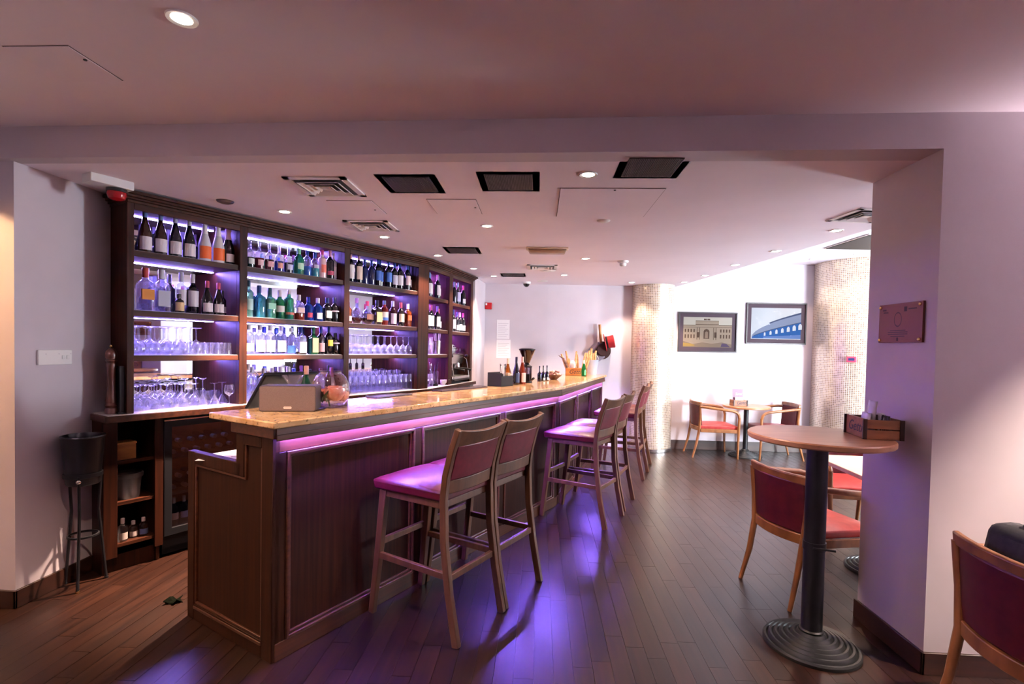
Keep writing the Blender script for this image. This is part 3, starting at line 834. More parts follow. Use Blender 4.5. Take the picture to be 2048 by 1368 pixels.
# base units under the worktop
oc = thing('open_cabinet', 'dark open cabinet below the worktop holding odds and ends', 'cabinet', (*cab(1.255, 3.845), 0), CR1)
MB().box(0, .075, 0, .02, .10, .975).build('stile', M_cab, oc, bevel=.002); MB().box(.285, .335, 0, .02, .10, .975).build('stile', M_cab, oc, bevel=.002)
MB().box(0, .02, .02, .38, 0, .975).build('side_panel', M_cab, oc); MB().box(.30, .318, .02, .38, 0, .975).build('side_panel', M_cab, oc)
MB().box(.02, .30, .37, .38, 0, .975).build('back_panel', M_cab, oc); MB().box(0.0, .335, .05, .07, 0, .10).build('plinth', M_cab, oc)
for z in (.18, .45, .715): MB().box(.02, .30, .01, .37, z - .02, z).build('shelf', M_cabh, oc)
fg = thing('wine_fridge', 'black glass fronted bottle fridge below the worktop', 'fridge', (*cab(1.595, 3.845), 0), CR1)
FW = .60
m = MB(); m.box(0, .03, .03, .40, .02, .955); m.box(FW - .03, FW, .03, .40, .02, .955); m.box(0, FW, .03, .40, .925, .955); m.box(0, FW, .03, .40, .02, .06); m.box(0, FW, .385, .40, .02, .955)
m.build('body', M_blackpl, fg)
MB().ring(.0, FW, .15, .95, .05, 0, .03).build('door_frame', M_blackpl, fg, bevel=.003)
MB().box(.04, FW - .04, .012, .018, .19, .91).build('door_glass', M_fridge, fg, smooth=0)
MB().box(0.02, FW - .02, .03, .05, .02, .15).build('kick_grille', M_blackpl, fg)
for z in (.42, .67):
    sh_ = MB()
    for k in range(9): sh_.box(.04, FW - .04, .05 + k * .035, .056 + k * .035, z, z + .006)
    sh_.box(.04, FW - .04, .042, .048, z - .006, z + .010)
    sh_.build('rack', M_steel, fg)
MB().box(.05, FW - .05, .04, .36, .185, .192).build('rack', M_steel, fg)
MB().box(.0, FW, -.004, .004, .944, .952).build('top_trim', M_chrome, fg)
flr = MB().box(.06, FW - .06, .07, .09, .915, .922).build('lamp', emis('fridge_lamp', (.35, .45, 1.0), 2.5), fg)
bc = thing('base_cabinet', 'closed dark base cabinets hidden behind the bar', 'cabinet', (*cab(2.20, 3.85), 0), CR1)
MB().box(0, 1.95, .015, .38, .10, .975).build('body', M_cab, bc); MB().box(0, 1.95, .06, .08, 0, .10).build('plinth', M_cab, bc)
for k in range(4):
    d = MB().box(.01 + k * .487, .48 + k * .487, -.006, .015, .12, .96).build('door', M_cab, bc, bevel=.003)
    MB().box(.43 + k * .487, .442 + k * .487, -.03, -.006, .75, .87).build('handle', M_steel, d)
bc2 = thing('base_cabinet', 'closed dark base cabinet under the coffee machine', 'cabinet', (*cab2(.03, .03), 0), CR2)
MB().box(0, 1.40, .015, .34, .10, .975).build('body', M_cab, bc2); MB().box(0, 1.4, .06, .08, 0, .10).build('plinth', M_cab, bc2)
for k in range(3):
    d = MB().box(.01 + k * .463, .455 + k * .463, -.006, .015, .12, .96).build('door', M_cab, bc2, bevel=.003)
    MB().box(.41 + k * .463, .422 + k * .463, -.03, -.006, .75, .87).build('handle', M_steel, d)

# ================================================================ BOTTLES
PROF = {
 'bord': lambda r, h: [(0, 0), (r * .94, 0), (r, .006), (r, h * .60), (r * .93, h * .645), (r * .62, h * .70), (r * .40, h * .745), (r * .36, h * .80), (r * .36, h * .985), (r * .33, h), (0, h)],
 'burg': lambda r, h: [(0, 0), (r * .94, 0), (r, .006), (r, h * .40), (r * .95, h * .47), (r * .76, h * .57), (r * .52, h * .68), (r * .38, h * .77), (r * .35, h * .82), (r * .35, h * .985), (r * .32, h), (0, h)],
 'champ': lambda r, h: [(0, 0), (r * .94, 0), (r, .006), (r, h * .36), (r * .95, h * .43), (r * .76, h * .54), (r * .52, h * .66), (r * .40, h * .76), (r * .34, h * .86), (r * .43, h * .885), (r * .43, h * .985), (r * .36, h), (0, h)],
 'spirit': lambda r, h: [(0, 0), (r * .95, 0), (r, .006), (r, h * .66), (r * .95, h * .69), (r * .66, h * .735), (r * .42, h * .76), (r * .38, h * .79), (r * .38, h * .985), (r * .35, h), (0, h)],
 'long': lambda r, h: [(0, 0), (r * .95, 0), (r, .006), (r, h * .46), (r * .93, h * .51), (r * .62, h * .56), (r * .36, h * .60), (r * .30, h * .64), (r * .30, h * .985), (r * .27, h), (0, h)],
 'round': lambda r, h: [(0, 0), (r * .55, 0), (r * .68, .008), (r * .92, h * .16), (r, h * .30), (r * .92, h * .45), (r * .66, h * .57), (r * .36, h * .63), (r * .28, h * .68), (r * .28, h * .985), (r * .26, h), (0, h)],
 'squat': lambda r, h: [(0, 0), (r * .95, 0), (r, .006), (r, h * .58), (r * .88, h * .66), (r * .55, h * .71), (r * .42, h * .74), (r * .40, h * .985), (r * .38, h), (0, h)],
}
NECK = {'bord': (.36, .78), 'burg': (.35, .80), 'champ': (.43, .66), 'spirit': (.38, .84), 'long': (.30, .90), 'round': (.28, .80), 'squat': (.40, .78)}
def gmat(col, dark=False):
    """coloured bottle glass; dark wine glass is nearly opaque"""
    key = 'bottle_glass_' + col
    if dark: return mat(key + '_dark', hexc(col), .07, 0, 0.0, coat=.4)
    return mat(key, hexc(col), .05, 0, 0.72, ior=1.36)
def pmat(col, rough=.5): return mat('print_colour_' + col, hexc(col), rough)
MC = {}
def cached(key, fn):
    if key not in MC: MC[key] = fn()
    return MC[key]
def bottle(desc, frame, rz, u, y, z, kind='bord', h=.30, r=.037, body='0d1016', dark=True, cap='20242c', lab=None, lz=(.12, .42), fill=None, sq=False, cat='bottle', group=None, oval=False, band=None, capmat=None):
    x_, y_ = frame(u, y)
    t = thing('bottle', desc, cat, (x_, y_, z), rz, group)
    P = PROF[kind](r, h); s4 = (5, r * .6) if sq else None; a0 = PI / 16 if sq else 0
    if fill:                                      # contents up to a level, clear glass above
        lv = h * fill[1]
        lo = [p for p in P if p[1] < lv] ; rr = lo[-1][0]; up = [p for p in P if p[1] >= lv]
        inst('contents', cached(('lo', kind, h, r, sq, fill), lambda: MB().lathe(lo + [(rr, lv), (0, lv)], 20, sq=s4).mesh('contents', gmat(fill[0], fill[2] if len(fill) > 2 else True))), t)
        inst('glass', cached(('up', kind, h, r, sq, body, fill[1]), lambda: MB().lathe([(rr, lv)] + up, 20, sq=s4).mesh('glass', thin_glass('clear_bottle', (.90, .92, .96), .04, .05) if body == 'clear' else gmat(body, dark))), t)
    else:
        mm = thin_glass('clear_bottle', (.90, .92, .96), .04, .05) if body == 'clear' else gmat(body, dark)
        inst('glass', cached(('b', kind, h, r, sq, body, dark), lambda: MB().lathe(P, 20, sq=s4).mesh('glass', mm)), t)
    if cap:
        nr, nz = NECK[kind]
        if kind == 'champ': cp_ = [(p[0] + .0008, p[1]) for p in P if p[1] >= h * .66 - 1e-6][:-1] + [(0, h + .001)]
        else: cp_ = [(r * nr + .0009, h * nz), (r * nr + .0011, h * .99), (r * nr * .9, h + .0012), (0, h + .0012)]
        inst('cap', cached(('c', kind, h, r, cap), lambda: MB().lathe(cp_, 16).mesh('cap', pmat(cap, .35))), t)
    if lab:
        if sq: me = cached(('ls', r, h, lz, lab), lambda: MB().box(-r * .78, r * .78, -r - .001, -r * .6, h * lz[0], h * lz[1]).mesh('label', pmat(lab)))
        else:
            half = R(68 if not oval else 42)
            me = cached(('l', r, h, lz, lab, oval), lambda: MB().arc_patch(r + .0008, h * lz[0], h * lz[1], R(-90) - half, R(-90) + half, 10).mesh('label', pmat(lab)))
        inst('label', me, t)
    if band:
        inst('neck_band' if band[1] > .5 else 'label_band', cached(('bd', r, h, band), lambda: MB().arc_patch(r + .0013, h * band[1], h * band[2], R(-90 - 60), R(-90 + 60), 10).mesh('label_band', pmat(band[0]))), t)
    return t
def row(frame, rz, z, where, items, y=.09, group=None):
    for i, it in enumerate(items):
        u, d, kw = it; kw = dict(kw)
        yy = kw.pop('y', y)
        bottle('%s, %s from left, %s' % (d, ORD[i], where), frame, rz, u, yy, z, group=group, **kw)
F1 = lambda u, y: cab(u, 3.82 + y)
F2 = cab2
WW = dict(kind='burg', h=.292, r=.0385, lab='d9d3dc', lz=(.06, .36))
row(F1, CR1, SH[0], 'first bay top shelf', [
 (1.502, 'white-labelled amber wine bottle', dict(WW, body='2c1608', cap='5a76a8')), (1.594, 'white-labelled brown wine bottle', dict(WW, body='24120a', cap='6f86b4')),
 (1.685, 'white-labelled dark wine bottle', dict(WW, body='0a0d18', cap='a9b2cc')), (1.775, 'white-labelled dark wine bottle', dict(WW, body='0a0d18', cap='c6c2cf')),
 (1.879, 'white champagne bottle with orange label', dict(kind='champ', h=.298, r=.042, body='cfd0d8', cap='eeeaf0', lab='e2692e', lz=(.06, .36))),
 (1.974, 'white champagne bottle with orange label', dict(kind='champ', h=.298, r=.042, body='cfd0d8', cap='eeeaf0', lab='e2692e', lz=(.06, .36))),
 (2.055, 'dark champagne bottle with pale foil', dict(kind='champ', h=.285, r=.044, body='070a12', cap='d6b6c4', lab='d9d3dc', lz=(.07, .28), oval=True, y=.10))], .085, 'wine bottles on the top left shelf')
row(F1, CR1, SH[1], 'first bay second shelf', [
 (1.505, 'square clear bottle with orange label', dict(kind='squat', h=.285, r=.046, body='clear', cap='b04a44', lab='c8842c', lz=(.26, .50), sq=True, band=None)),
 (1.600, 'square clear bottle with silver label', dict(kind='squat', h=.285, r=.046, body='clear', cap='c9ccd8', lab='aab0c2', lz=(.12, .50), sq=True)),
 (1.668, 'small dark bottle', dict(kind='bord', h=.18, r=.022, body='0d0a16', cap='201628', y=.16)),
 (1.700, 'little brown bottle with cream label', dict(kind='squat', h=.13, r=.030, body='1c0e08', cap='1c1620', lab='cdb48a', lz=(.1, .55), y=.06)),
 (1.705, 'tall dark bottle', dict(kind='bord', h=.275, r=.036, body='10131c', cap='9fa6b8', y=.22)),
 (1.752, 'clear wine bottle with white label', dict(kind='bord', h=.29, r=.039, body='clear', cap='c4c8d6', lab='d8d6e2', lz=(.2, .58), y=.15)),
 (1.815, 'dark wine bottle with large white label', dict(kind='bord', h=.285, r=.037, body='0a0d16', cap='d8d6e2', lab='d8d6e2', lz=(.18, .58), y=.12)),
 (1.898, 'red-capped wine bottle with white label', dict(kind='burg', h=.245, r=.036, body='0a0c14', cap='c05468', lab='ddd4da', lz=(.08, .34))),
 (1.978, 'red-capped wine bottle with white label', dict(kind='burg', h=.240, r=.036, body='0a0c14', cap='c05468', lab='ddd4da', lz=(.08, .34))),
 (2.035, 'short dark bottle with small label', dict(kind='bord', h=.19, r=.026, body='0a0c14', cap='14161e', lab='c4c2d2', lz=(.12, .36), y=.14))], .085)
LN = dict(kind='long', h=.245, r=.034, body='clear', cap=None, lz=(.12, .30), oval=True)
row(F1, CR1, SH[0], 'second bay top shelf', [
 (2.215, 'long-necked bottle with dark green syrup', dict(LN, fill=('0b2a2c', .34), lab='cfd8d8')), (2.291, 'long-necked bottle with dark red syrup', dict(LN, fill=('5a1a2c', .36), lab='dcb8c0')),
 (2.375, 'long-necked bottle with brown red syrup', dict(LN, fill=('3a1018', .36), lab='d8a8b0')), (2.460, 'long-necked bottle with blue syrup', dict(LN, fill=('10206c', .36), lab='d49a8c')),
 (2.545, 'long-necked bottle with navy syrup', dict(LN, fill=('0a1030', .36), lab='c8cdea')),
 (2.641, 'green bottle with a skull shaped emblem', dict(kind='squat', h=.225, r=.041, body='1f9a5a', dark=False, cap='7fcfa0', lab='bfe8cc', lz=(.20, .44), oval=True)),
 (2.722, 'clear bottle with blue base', dict(kind='spirit', h=.220, r=.034, body='clear', cap='25408c', fill=('2f5fb0', .38))),
 (2.798, 'clear bottle with teal base', dict(kind='squat', h=.215, r=.036, body='clear', cap='2b4f9c', fill=('2b7f8c', .36), lab='c8c8dc', lz=(.36, .5), oval=True)),
 (2.872, 'pink-capped frosted bottle with flame mark', dict(kind='spirit', h=.248, r=.037, body='e8c4c8', cap='d0507c', lab='e07868', lz=(.2, .48), oval=True)),
 (2.955, 'black bottle with pink slanted label', dict(kind='bord', h=.262, r=.036, body='0c0c1c', cap='c88aa8', lab='b04c6c', lz=(.14, .28))),
 (3.015, 'white bottle with pale cap', dict(kind='spirit', h=.25, r=.033, body='c9c4dc', cap='e8e4f4', lab='e6e2f0', lz=(.1, .5), y=.12))], .085)
row(F1, CR1, SH[1], 'second bay second shelf', [
 (2.208, 'tall pale aqua bottle', dict(kind='spirit', h=.285, r=.032, body='8fd0cc', dark=False, cap='2a4c60', lab='b8e0da', lz=(.2, .5))),
 (2.292, 'square blue gin bottle', dict(kind='squat', h=.255, r=.040, body='4fb4d8', dark=False, cap='1c3a7c', sq=True)),
 (2.382, 'pale green square bottle', dict(kind='squat', h=.245, r=.040, body='6fd0a8', dark=False, cap='1f4c5c', sq=True, lab='9adfc4', lz=(.3, .5))),
 (2.468, 'emerald bottle with white label', dict(kind='squat', h=.235, r=.038, body='1c9040', dark=False, cap='d8d4e0', lab='e4e0dc', lz=(.24, .46))),
 (2.552, 'ribbed clear green bottle with red seal', dict(kind='spirit', h=.250, r=.038, body='3cb078', dark=False, cap='d4ccd8', lab='c2705c', lz=(.16, .24))),
 (2.645, 'clear bottle of orange liqueur', dict(kind='squat', h=.215, r=.040, body='clear', cap='e0d8e0', fill=('b84a2c', .28, False), lab='e0c0b8', lz=(.3, .5), sq=True)),
 (2.738, 'bright blue bottle with red figure', dict(kind='squat', h=.205, r=.036, body='2c5cc8', dark=False, cap='1c3494', lab='a0304c', lz=(.14, .34), oval=True)),
 (2.832, 'deep blue bottle with white diamond label', dict(kind='squat', h=.205, r=.040, body='2046a0', dark=False, cap='d8d8e8', lab='d4d8ee', lz=(.1, .36), oval=True)),
 (2.930, 'black square bottle with white diamond label', dict(kind='squat', h=.215, r=.042, body='090a12', cap='16265c', lab='dcd6dc', lz=(.16, .46), oval=True, sq=False)),
 (3.010, 'black round-shouldered bottle', dict(kind='squat', h=.225, r=.040, body='07070c', cap='18184c', lab='8c88a0', lz=(.42, .47)))], .085)
VK = dict(kind='spirit', h=.235, r=.040, body='clear', cap='e2e0ee')
row(F1, CR1, SH[2], 'second bay third shelf', [
 (2.208, 'clear vodka bottle with orange label', dict(VK, lab='e8a888', lz=(.12, .38))), (2.301, 'clear vodka bottle with pink band', dict(VK, lab='d8d2e6', lz=(.1, .5), band=('e070a0', .42, .5))),
 (2.388, 'clear vodka bottle with cream band', dict(VK, lab='d8d2e6', lz=(.1, .5), band=('ead8b8', .42, .5))), (2.484, 'clear vodka bottle with lilac band', dict(VK, lab='d8d2e6', lz=(.1, .5), band=('8c80c8', .42, .5))),
 (2.572, 'clear bottle with blue label', dict(kind='spirit', h=.225, r=.038, body='clear', cap='d8d8e8', lab='2c56a8', lz=(.06, .34))),
 (2.665, 'square bottle with wide cream label', dict(kind='squat', h=.24, r=.042, body='clear', cap='2a3c8c', lab='ddd8e4', lz=(.06, .46), sq=True, fill=('20140f', .1))),
 (2.735, 'teal green bottle', dict(kind='squat', h=.225, r=.033, body='0f6a58', dark=False, cap='14366c', y=.16)),
 (2.790, 'square green bottle with cream and orange label', dict(kind='squat', h=.235, r=.037, body='0c4a2c', cap='1c6c48', lab='dcc89c', lz=(.08, .62), sq=True)),
 (2.868, 'purple-capped dark bottle with pink label', dict(kind='bord', h=.245, r=.034, body='120c1e', cap='34408c', lab='c89aa8', lz=(.1, .42))),
 (2.950, 'black bottle with yellow label', dict(kind='bord', h=.255, r=.038, body='0a0a10', cap='1c2a64', lab='d8b44c', lz=(.3, .52), oval=True)),
 (3.018, 'black wide-shouldered bottle', dict(kind='squat', h=.195, r=.042, body='07070c', cap='0c0c18', lab='a8a4b8', lz=(.5, .56)))], .085)
row(F1, CR1, WT, 'second bay bottom level', [
 (2.215, 'clear bottle with pale cap', dict(VK, h=.30, cap='e8d8e0')), (2.280, 'clear bottle with white cap', dict(VK, h=.275, y=.16)), (2.345, 'clear bottle with pink collar', dict(VK, h=.265, lab='e8a8b8', lz=(.5, .58))),
 (2.415, 'clear bottle with pink collar', dict(VK, h=.262, lab='e8a8b8', lz=(.5, .58))), (2.490, 'clear bottle with tall white cap', dict(VK, h=.275)), (2.562, 'clear bottle with blue shoulder', dict(VK, h=.27, lab='5a78c0', lz=(.5, .62))),
 (2.640, 'blue glass bottle', dict(kind='spirit', h=.255, r=.038, body='3a68c0', dark=False, cap='223c94', y=.14)), (2.770, 'dark-capped amber bottle', dict(kind='spirit', h=.245, r=.036, body='a08068', dark=False, cap='18181c')),
 (2.880, 'pale bottle with dark red cap', dict(kind='spirit', h=.25, r=.036, body='clear', cap='40182c')), (2.960, 'slim black bottle', dict(kind='bord', h=.275, r=.026, body='07070c', cap='07070c')),
 (3.020, 'white bottle with pink neck', dict(kind='champ', h=.255, r=.038, body='c8c4d8', cap='c88aa4', y=.13))], .10)
B3 = dict(kind='bord', h=.285, r=.035, body='0a0d18', cap='2c4a94')
row(F1, CR1, SH[0], 'third bay top shelf', [
 (3.185, 'wine bottle with broad white label', dict(B3, lab='e4dfe0', lz=(.12, .58), cap='d4a8b4')), (3.270, 'wine bottle with cream label', dict(B3, lab='e4d4c8', lz=(.12, .56), cap='c8a0a8', y=.07)),
 (3.352, 'navy wine bottle without label', dict(B3, body='14245c', h=.24)), (3.438, 'dark blue wine bottle without label', dict(B3, body='101c4c', h=.245)),
 (3.522, 'wine bottle with bright blue label', dict(B3, lab='3c68c0', lz=(.2, .54))), (3.590, 'wine bottle with plain blue label', dict(B3, lab='3c68c0', lz=(.2, .54), y=.13)),
 (3.662, 'wine bottle with sky blue label', dict(B3, lab='4c7cd0', lz=(.2, .54))), (3.735, 'wine bottle with narrow white label', dict(B3, h=.27, lab='d4d2e6', lz=(.14, .5), y=.075)),
 (3.812, 'wine bottle with square white label', dict(B3, lab='e0dce6', lz=(.14, .5), y=.075)), (3.868, 'wine bottle with lilac label', dict(B3, h=.27, lab='a89cc4', lz=(.14, .5), y=.14)),
 (3.930, 'wine bottle with pinkish label', dict(B3, lab='dcc8d0', lz=(.2, .54), y=.085)), (3.985, 'wine bottle half behind its neighbour with white label', dict(B3, h=.27, lab='d8d6e4', lz=(.16, .46), y=.12))], .085)
row(F1, CR1, SH[1], 'third bay second shelf', [
 (3.165, 'small amber bottle with white label', dict(kind='spirit', h=.20, r=.030, body='8c4a2c', dark=False, cap='603040', lab='e0d8dc', lz=(.1, .34))),
 (3.262, 'fat cut glass decanter of brandy', dict(kind='round', h=.245, r=.052, body='clear', cap='6a4a9c', fill=('4c1c18', .24, False))),
 (3.392, 'round flask bottle with dark crest', dict(kind='round', h=.225, r=.060, body='clear', cap='b03c7c', fill=('3a1c18', .26, False), lab='6a4c44', lz=(.2, .44), oval=True)),
 (3.515, 'dark square bottle with cream label', dict(kind='squat', h=.245, r=.042, body='120c0c', cap='1c2038', lab='dcb884', lz=(.12, .52), sq=True)),
 (3.612, 'red spirit bottle with white and blue label', dict(kind='spirit', h=.25, r=.040, body='a0342c', dark=False, cap='7088b0', lab='d4d4e0', lz=(.2, .54), band=('3c68b8', .2, .32))),
 (3.727, 'bottle with purple and white label', dict(kind='bord', h=.255, r=.040, body='4a2430', dark=False, cap='b8c0dc', lab='d0c4dc', lz=(.08, .5))),
 (3.842, 'dark bottle with cream label and red top', dict(kind='bord', h=.25, r=.038, body='140e0e', cap='c04458', lab='dcd0b8', lz=(.18, .52))),
 (3.945, 'tall square amber whisky bottle with slanted red label', dict(kind='squat', h=.245, r=.034, body='a84c1c', dark=False, cap='e0d4dc', lab='d0542c', lz=(.28, .50), sq=True))], .085)
B4 = dict(kind='bord', h=.28, r=.036, body='0a0d16', lab='dcd6de', lz=(.14, .56))
row(F2, CR2, 2.045, 'fourth bay top shelf', [(.20, 'wine bottle with white label', dict(B4, cap='5a84c8')), (.30, 'wine bottle with white label and blue foil', dict(B4, cap='90a4d4', y=.12)), (.40, 'wine bottle with pink foil', dict(B4, cap='b884b4', y=.07)), (.48, 'wine bottle with short label', dict(B4, cap='4c6cb0', lz=(.14, .46), y=.10))], .08)
row(F2, CR2, 1.68, 'fourth bay second shelf', [(.17, 'wine bottle with magenta foil', dict(B4, cap='b83c84')), (.26, 'wine bottle with pink foil and white label', dict(B4, cap='d06c98', y=.08)), (.345, 'wine bottle with blue foil', dict(B4, cap='3c4c9c', y=.12)), (.43, 'wine bottle with lilac foil', dict(B4, cap='8c7cb8', y=.08)), (.51, 'wine bottle with red foil and small label', dict(B4, h=.255, cap='c04468', lz=(.12, .4), y=.10))], .08)
row(F2, CR2, 2.03, 'fifth bay top shelf', [(.93, 'slim wine bottle', dict(B4, lab=None, cap='8c9cc4')), (1.05, 'pale blue labelled wine bottle', dict(B4, kind='burg', h=.285, r=.042, lab='b8b4dc', cap='a8b8e0')), (1.15, 'dark wine bottle with pink foil', dict(B4, lab=None, cap='d05c94', y=.12)), (1.24, 'wine bottle with rosy foil and small label', dict(B4, h=.27, cap='d84c88', lz=(.12, .34)))], .08)
row(F2, CR2, 1.675, 'fifth bay second shelf', [(.92, 'wine bottle with grey label', dict(B4, lab='b4b0c8', cap='4c6090')), (1.04, 'wine bottle with small white label', dict(B4, cap='5c5ca8', lz=(.1, .34), h=.26)), (1.14, 'wine bottle with white foil', dict(B4, cap='c8b8d8', lz=(.1, .4), h=.26)), (1.25, 'wine bottle with deep pink foil', dict(B4, cap='c04c80', lz=(.1, .36), h=.26))], .08)

# ================================================================ GLASSES
def g_wine_inv(h=.195, r=.040):   # stemmed glass standing on its rim
    return MB().lathe([(r * .86, 0), (r * .95, h * .10), (r, h * .22), (r * .92, h * .36), (r * .62, h * .47), (r * .2, h * .53), (.0042, h * .58), (.0036, h * .75), (.0046, h * .93), (r * .3, h * .965), (r * .82, h * .985), (r * .84, h), (0, h)], 20)
def g_tumbler_inv(h=.09, r=.037): return MB().lathe([(r, 0), (r * .97, h * .3), (r * .90, h * .95), (r * .86, h), (0, h), (0, h * .92), (r * .84, h * .92)], 20)
def g_high_inv(h=.165, r=.033): return MB().lathe([(r, 0), (r * .99, h * .4), (r * .93, h * .98), (r * .88, h), (0, h), (0, h * .95), (r * .86, h * .95)], 20)
def g_martini_inv(h=.17, r=.050): return MB().lathe([(r, 0), (r * .55, h * .22), (.004, h * .46), (.0036, h * .7), (.0046, h * .94), (r * .62, h * .985), (r * .64, h), (0, h)], 24)
def g_wine_up(h=.16, r=.036): return MB().lathe([(0, 0), (r * .85, 0), (r * .82, .003), (r * .25, .008), (.0042, .014), (.0036, h * .42), (r * .3, h * .47), (r * .85, h * .58), (r, h * .70), (r * .92, h * .86), (r * .78, h)], 22)
def g_martini_up(h=.18, r=.056): return MB().lathe([(0, 0), (r * .66, 0), (r * .6, .004), (.006, .010), (.0036, .02), (.0036, h * .55), (r * .45, h * .76), (r, h)], 24)
def glasses(maker, name, label, group, frame, z, spots, cat='glass'):
    """label carries a %s for the place in the row"""
    me = maker().mesh(name, M_glass, 50)
    ys = sorted(set(y for u, y in spots)); RN = ['front row', 'second row', 'third row', 'fourth row', 'back row']
    for yi, yy in enumerate(ys):
        r_ = sorted(u for u, y in spots if y == yy)
        for k, u in enumerate(r_):
            o = inst(name, me, None, (*frame(u + rng.uniform(-.004, .004), yy + rng.uniform(-.004, .004)), z), rng.random() * 6)
            place = ('%s from left' % ORD[k] if len(ys) == 1 else '%s in %s' % (ORD[k], RN[yi]))
            tag(o, label + ', ' + place if len(spots) > 1 else label, cat, group)
def grid(u0, u1, n, ys): return [(u0 + (u1 - u0) * i / (n - 1), y) for y in ys for i in range(n)]
glasses(g_wine_inv, 'wine_glass', 'stemmed wine glass upside down on first bay third shelf', 'upturned wine glasses, first bay third shelf', F1, SH[2], grid(1.462, 1.815, 5, (.07, .155)) + grid(1.50, 1.78, 4, (.24,)))
glasses(g_tumbler_inv, 'tumbler', 'short tumbler upside down on first bay third shelf', 'upturned tumblers, first bay third shelf', F1, SH[2], grid(1.865, 2.03, 3, (.075,)) + grid(1.85, 2.04, 3, (.16, .245)))
glasses(lambda: g_wine_inv(.17, .041), 'wine_glass', 'stemmed glass upside down in the crowd at first bay bottom', 'upturned glasses, first bay bottom', F1, WT, grid(1.46, 1.82, 5, (.10, .19, .28)))
glasses(lambda: g_martini_inv(.205, .040), 'cocktail_glass', 'tall cocktail glass upside down at first bay bottom', 'upturned cocktail glasses, first bay bottom', F1, WT, [(1.60, .145), (1.70, .235), (1.775, .145), (1.88, .11), (1.885, .22)])
glasses(lambda: g_tumbler_inv(.10, .036), 'tumbler', 'tumbler upside down behind the cocktail glasses at first bay bottom', 'upturned tumblers, first bay bottom', F1, WT, [(1.97, .22), (2.04, .25), (1.965, .30)])
glasses(lambda: g_martini_inv(.165, .048), 'cocktail_glass', 'wide cocktail glass upside down, right half of first bay bottom', 'wide upturned cocktail glasses, first bay bottom', F1, WT, [(1.965, .11), (2.045, .16)])
glasses(lambda: g_wine_up(.15, .036), 'wine_glass', 'single small wine glass standing upright at first bay bottom right', None, F1, WT, [(2.045, .045)])
glasses(lambda: g_wine_inv(.19, .041), 'wine_glass', 'stemmed glass upside down on third bay third shelf', 'upturned stemmed glasses, third bay third shelf', F1, SH[2], grid(3.17, 3.965, 10, (.08, .17)))
glasses(g_high_inv, 'highball_glass', 'tall straight glass upside down at third bay bottom', 'upturned highball glasses, third bay bottom', F1, WT, grid(3.16, 3.97, 12, (.075, .15)))
glasses(lambda: g_high_inv(.205, .034), 'highball_glass', 'taller straight glass in back row at third bay bottom', 'taller upturned highball glasses, third bay bottom', F1, WT, grid(3.16, 3.97, 11, (.235,)))
glasses(lambda: g_high_inv(.15, .038), 'highball_glass', 'straight glass upside down at fourth bay bottom', 'upturned glasses, fourth bay bottom', F2, WT, [(.17, .08), (.26, .08), (.17, .17), (.26, .17)])

# small things in bays 4 and 5
jug = thing('water_jug', 'clear glass jug on third shelf of the fourth bay', 'jug', (*F2(.21, .10), 1.392), CR2)
MB().lathe([(0, 0), (.055, 0), (.058, .01), (.06, .12), (.066, .20)], 24).build('body', M_glass, jug)
MB().tube([(.055, 0, .17), (.10, 0, .17), (.105, 0, .08), (.057, 0, .05)], .006, 8).build('handle', M_glass, jug)
t = thing('straw_cup', 'steel cup of straws on third shelf of the fourth bay', 'cup', (*F2(.44, .08), 1.392), CR2)
MB().lathe([(0, 0), (.038, 0), (.045, .16), (.043, .16), (.036, .004), (0, .004)], 20).build('cup', M_steel, t)
for k in range(6):
    a = k * 1.05; MB().tube([(.012 * math.cos(a), .012 * math.sin(a), .01), (.038 * math.cos(a), .038 * math.sin(a), .25)], .0035, 6).build('straw', M_white, t)
t = thing('glass_tumbler', 'wide clear tumbler beside the glass jug', 'glass', (*F2(.33, .12), 1.392), CR2)
MB().lathe([(0, 0), (.038, 0), (.045, .15)], 20).build('body', M_glass, t)
t = thing('utensil_jar', 'glass jar of bar tongs at the bottom of the fourth bay', 'jar', (*F2(.38, .09), WT), CR2)
MB().lathe([(0, 0), (.05, 0), (.052, .01), (.055, .17)], 22).build('jar', M_glass, t)
MB().lathe([(.052, 0), (.0535, .002), (.0535, .025), (.052, .027)], 22).build('base_ring', M_blackpl, t)
for k in range(7):
    a = k * .9 + .3; MB().tube([(.01 * math.cos(a), .01 * math.sin(a), .01), (.06 * math.cos(a), .05 * math.sin(a), .24 + .02 * (k % 3))], .005, 6).build('tong', M_chrome if k % 2 else thin_glass('clear_stick', (.8, .84, .95)), t)
for u, lab in ((.53, 'small white cup left of the coffee machine beside the jar'), (.63, 'small white cup nearest the coffee machine')):
    o = thing('white_cup', lab, 'cup', (*F2(u, .035), WT), CR2)
    MB().lathe([(0, 0), (.024, 0), (.034, .03), (.036, .065), (.033, .065), (.03, .03), (0, .008)], 18).build('cup', M_white, o)

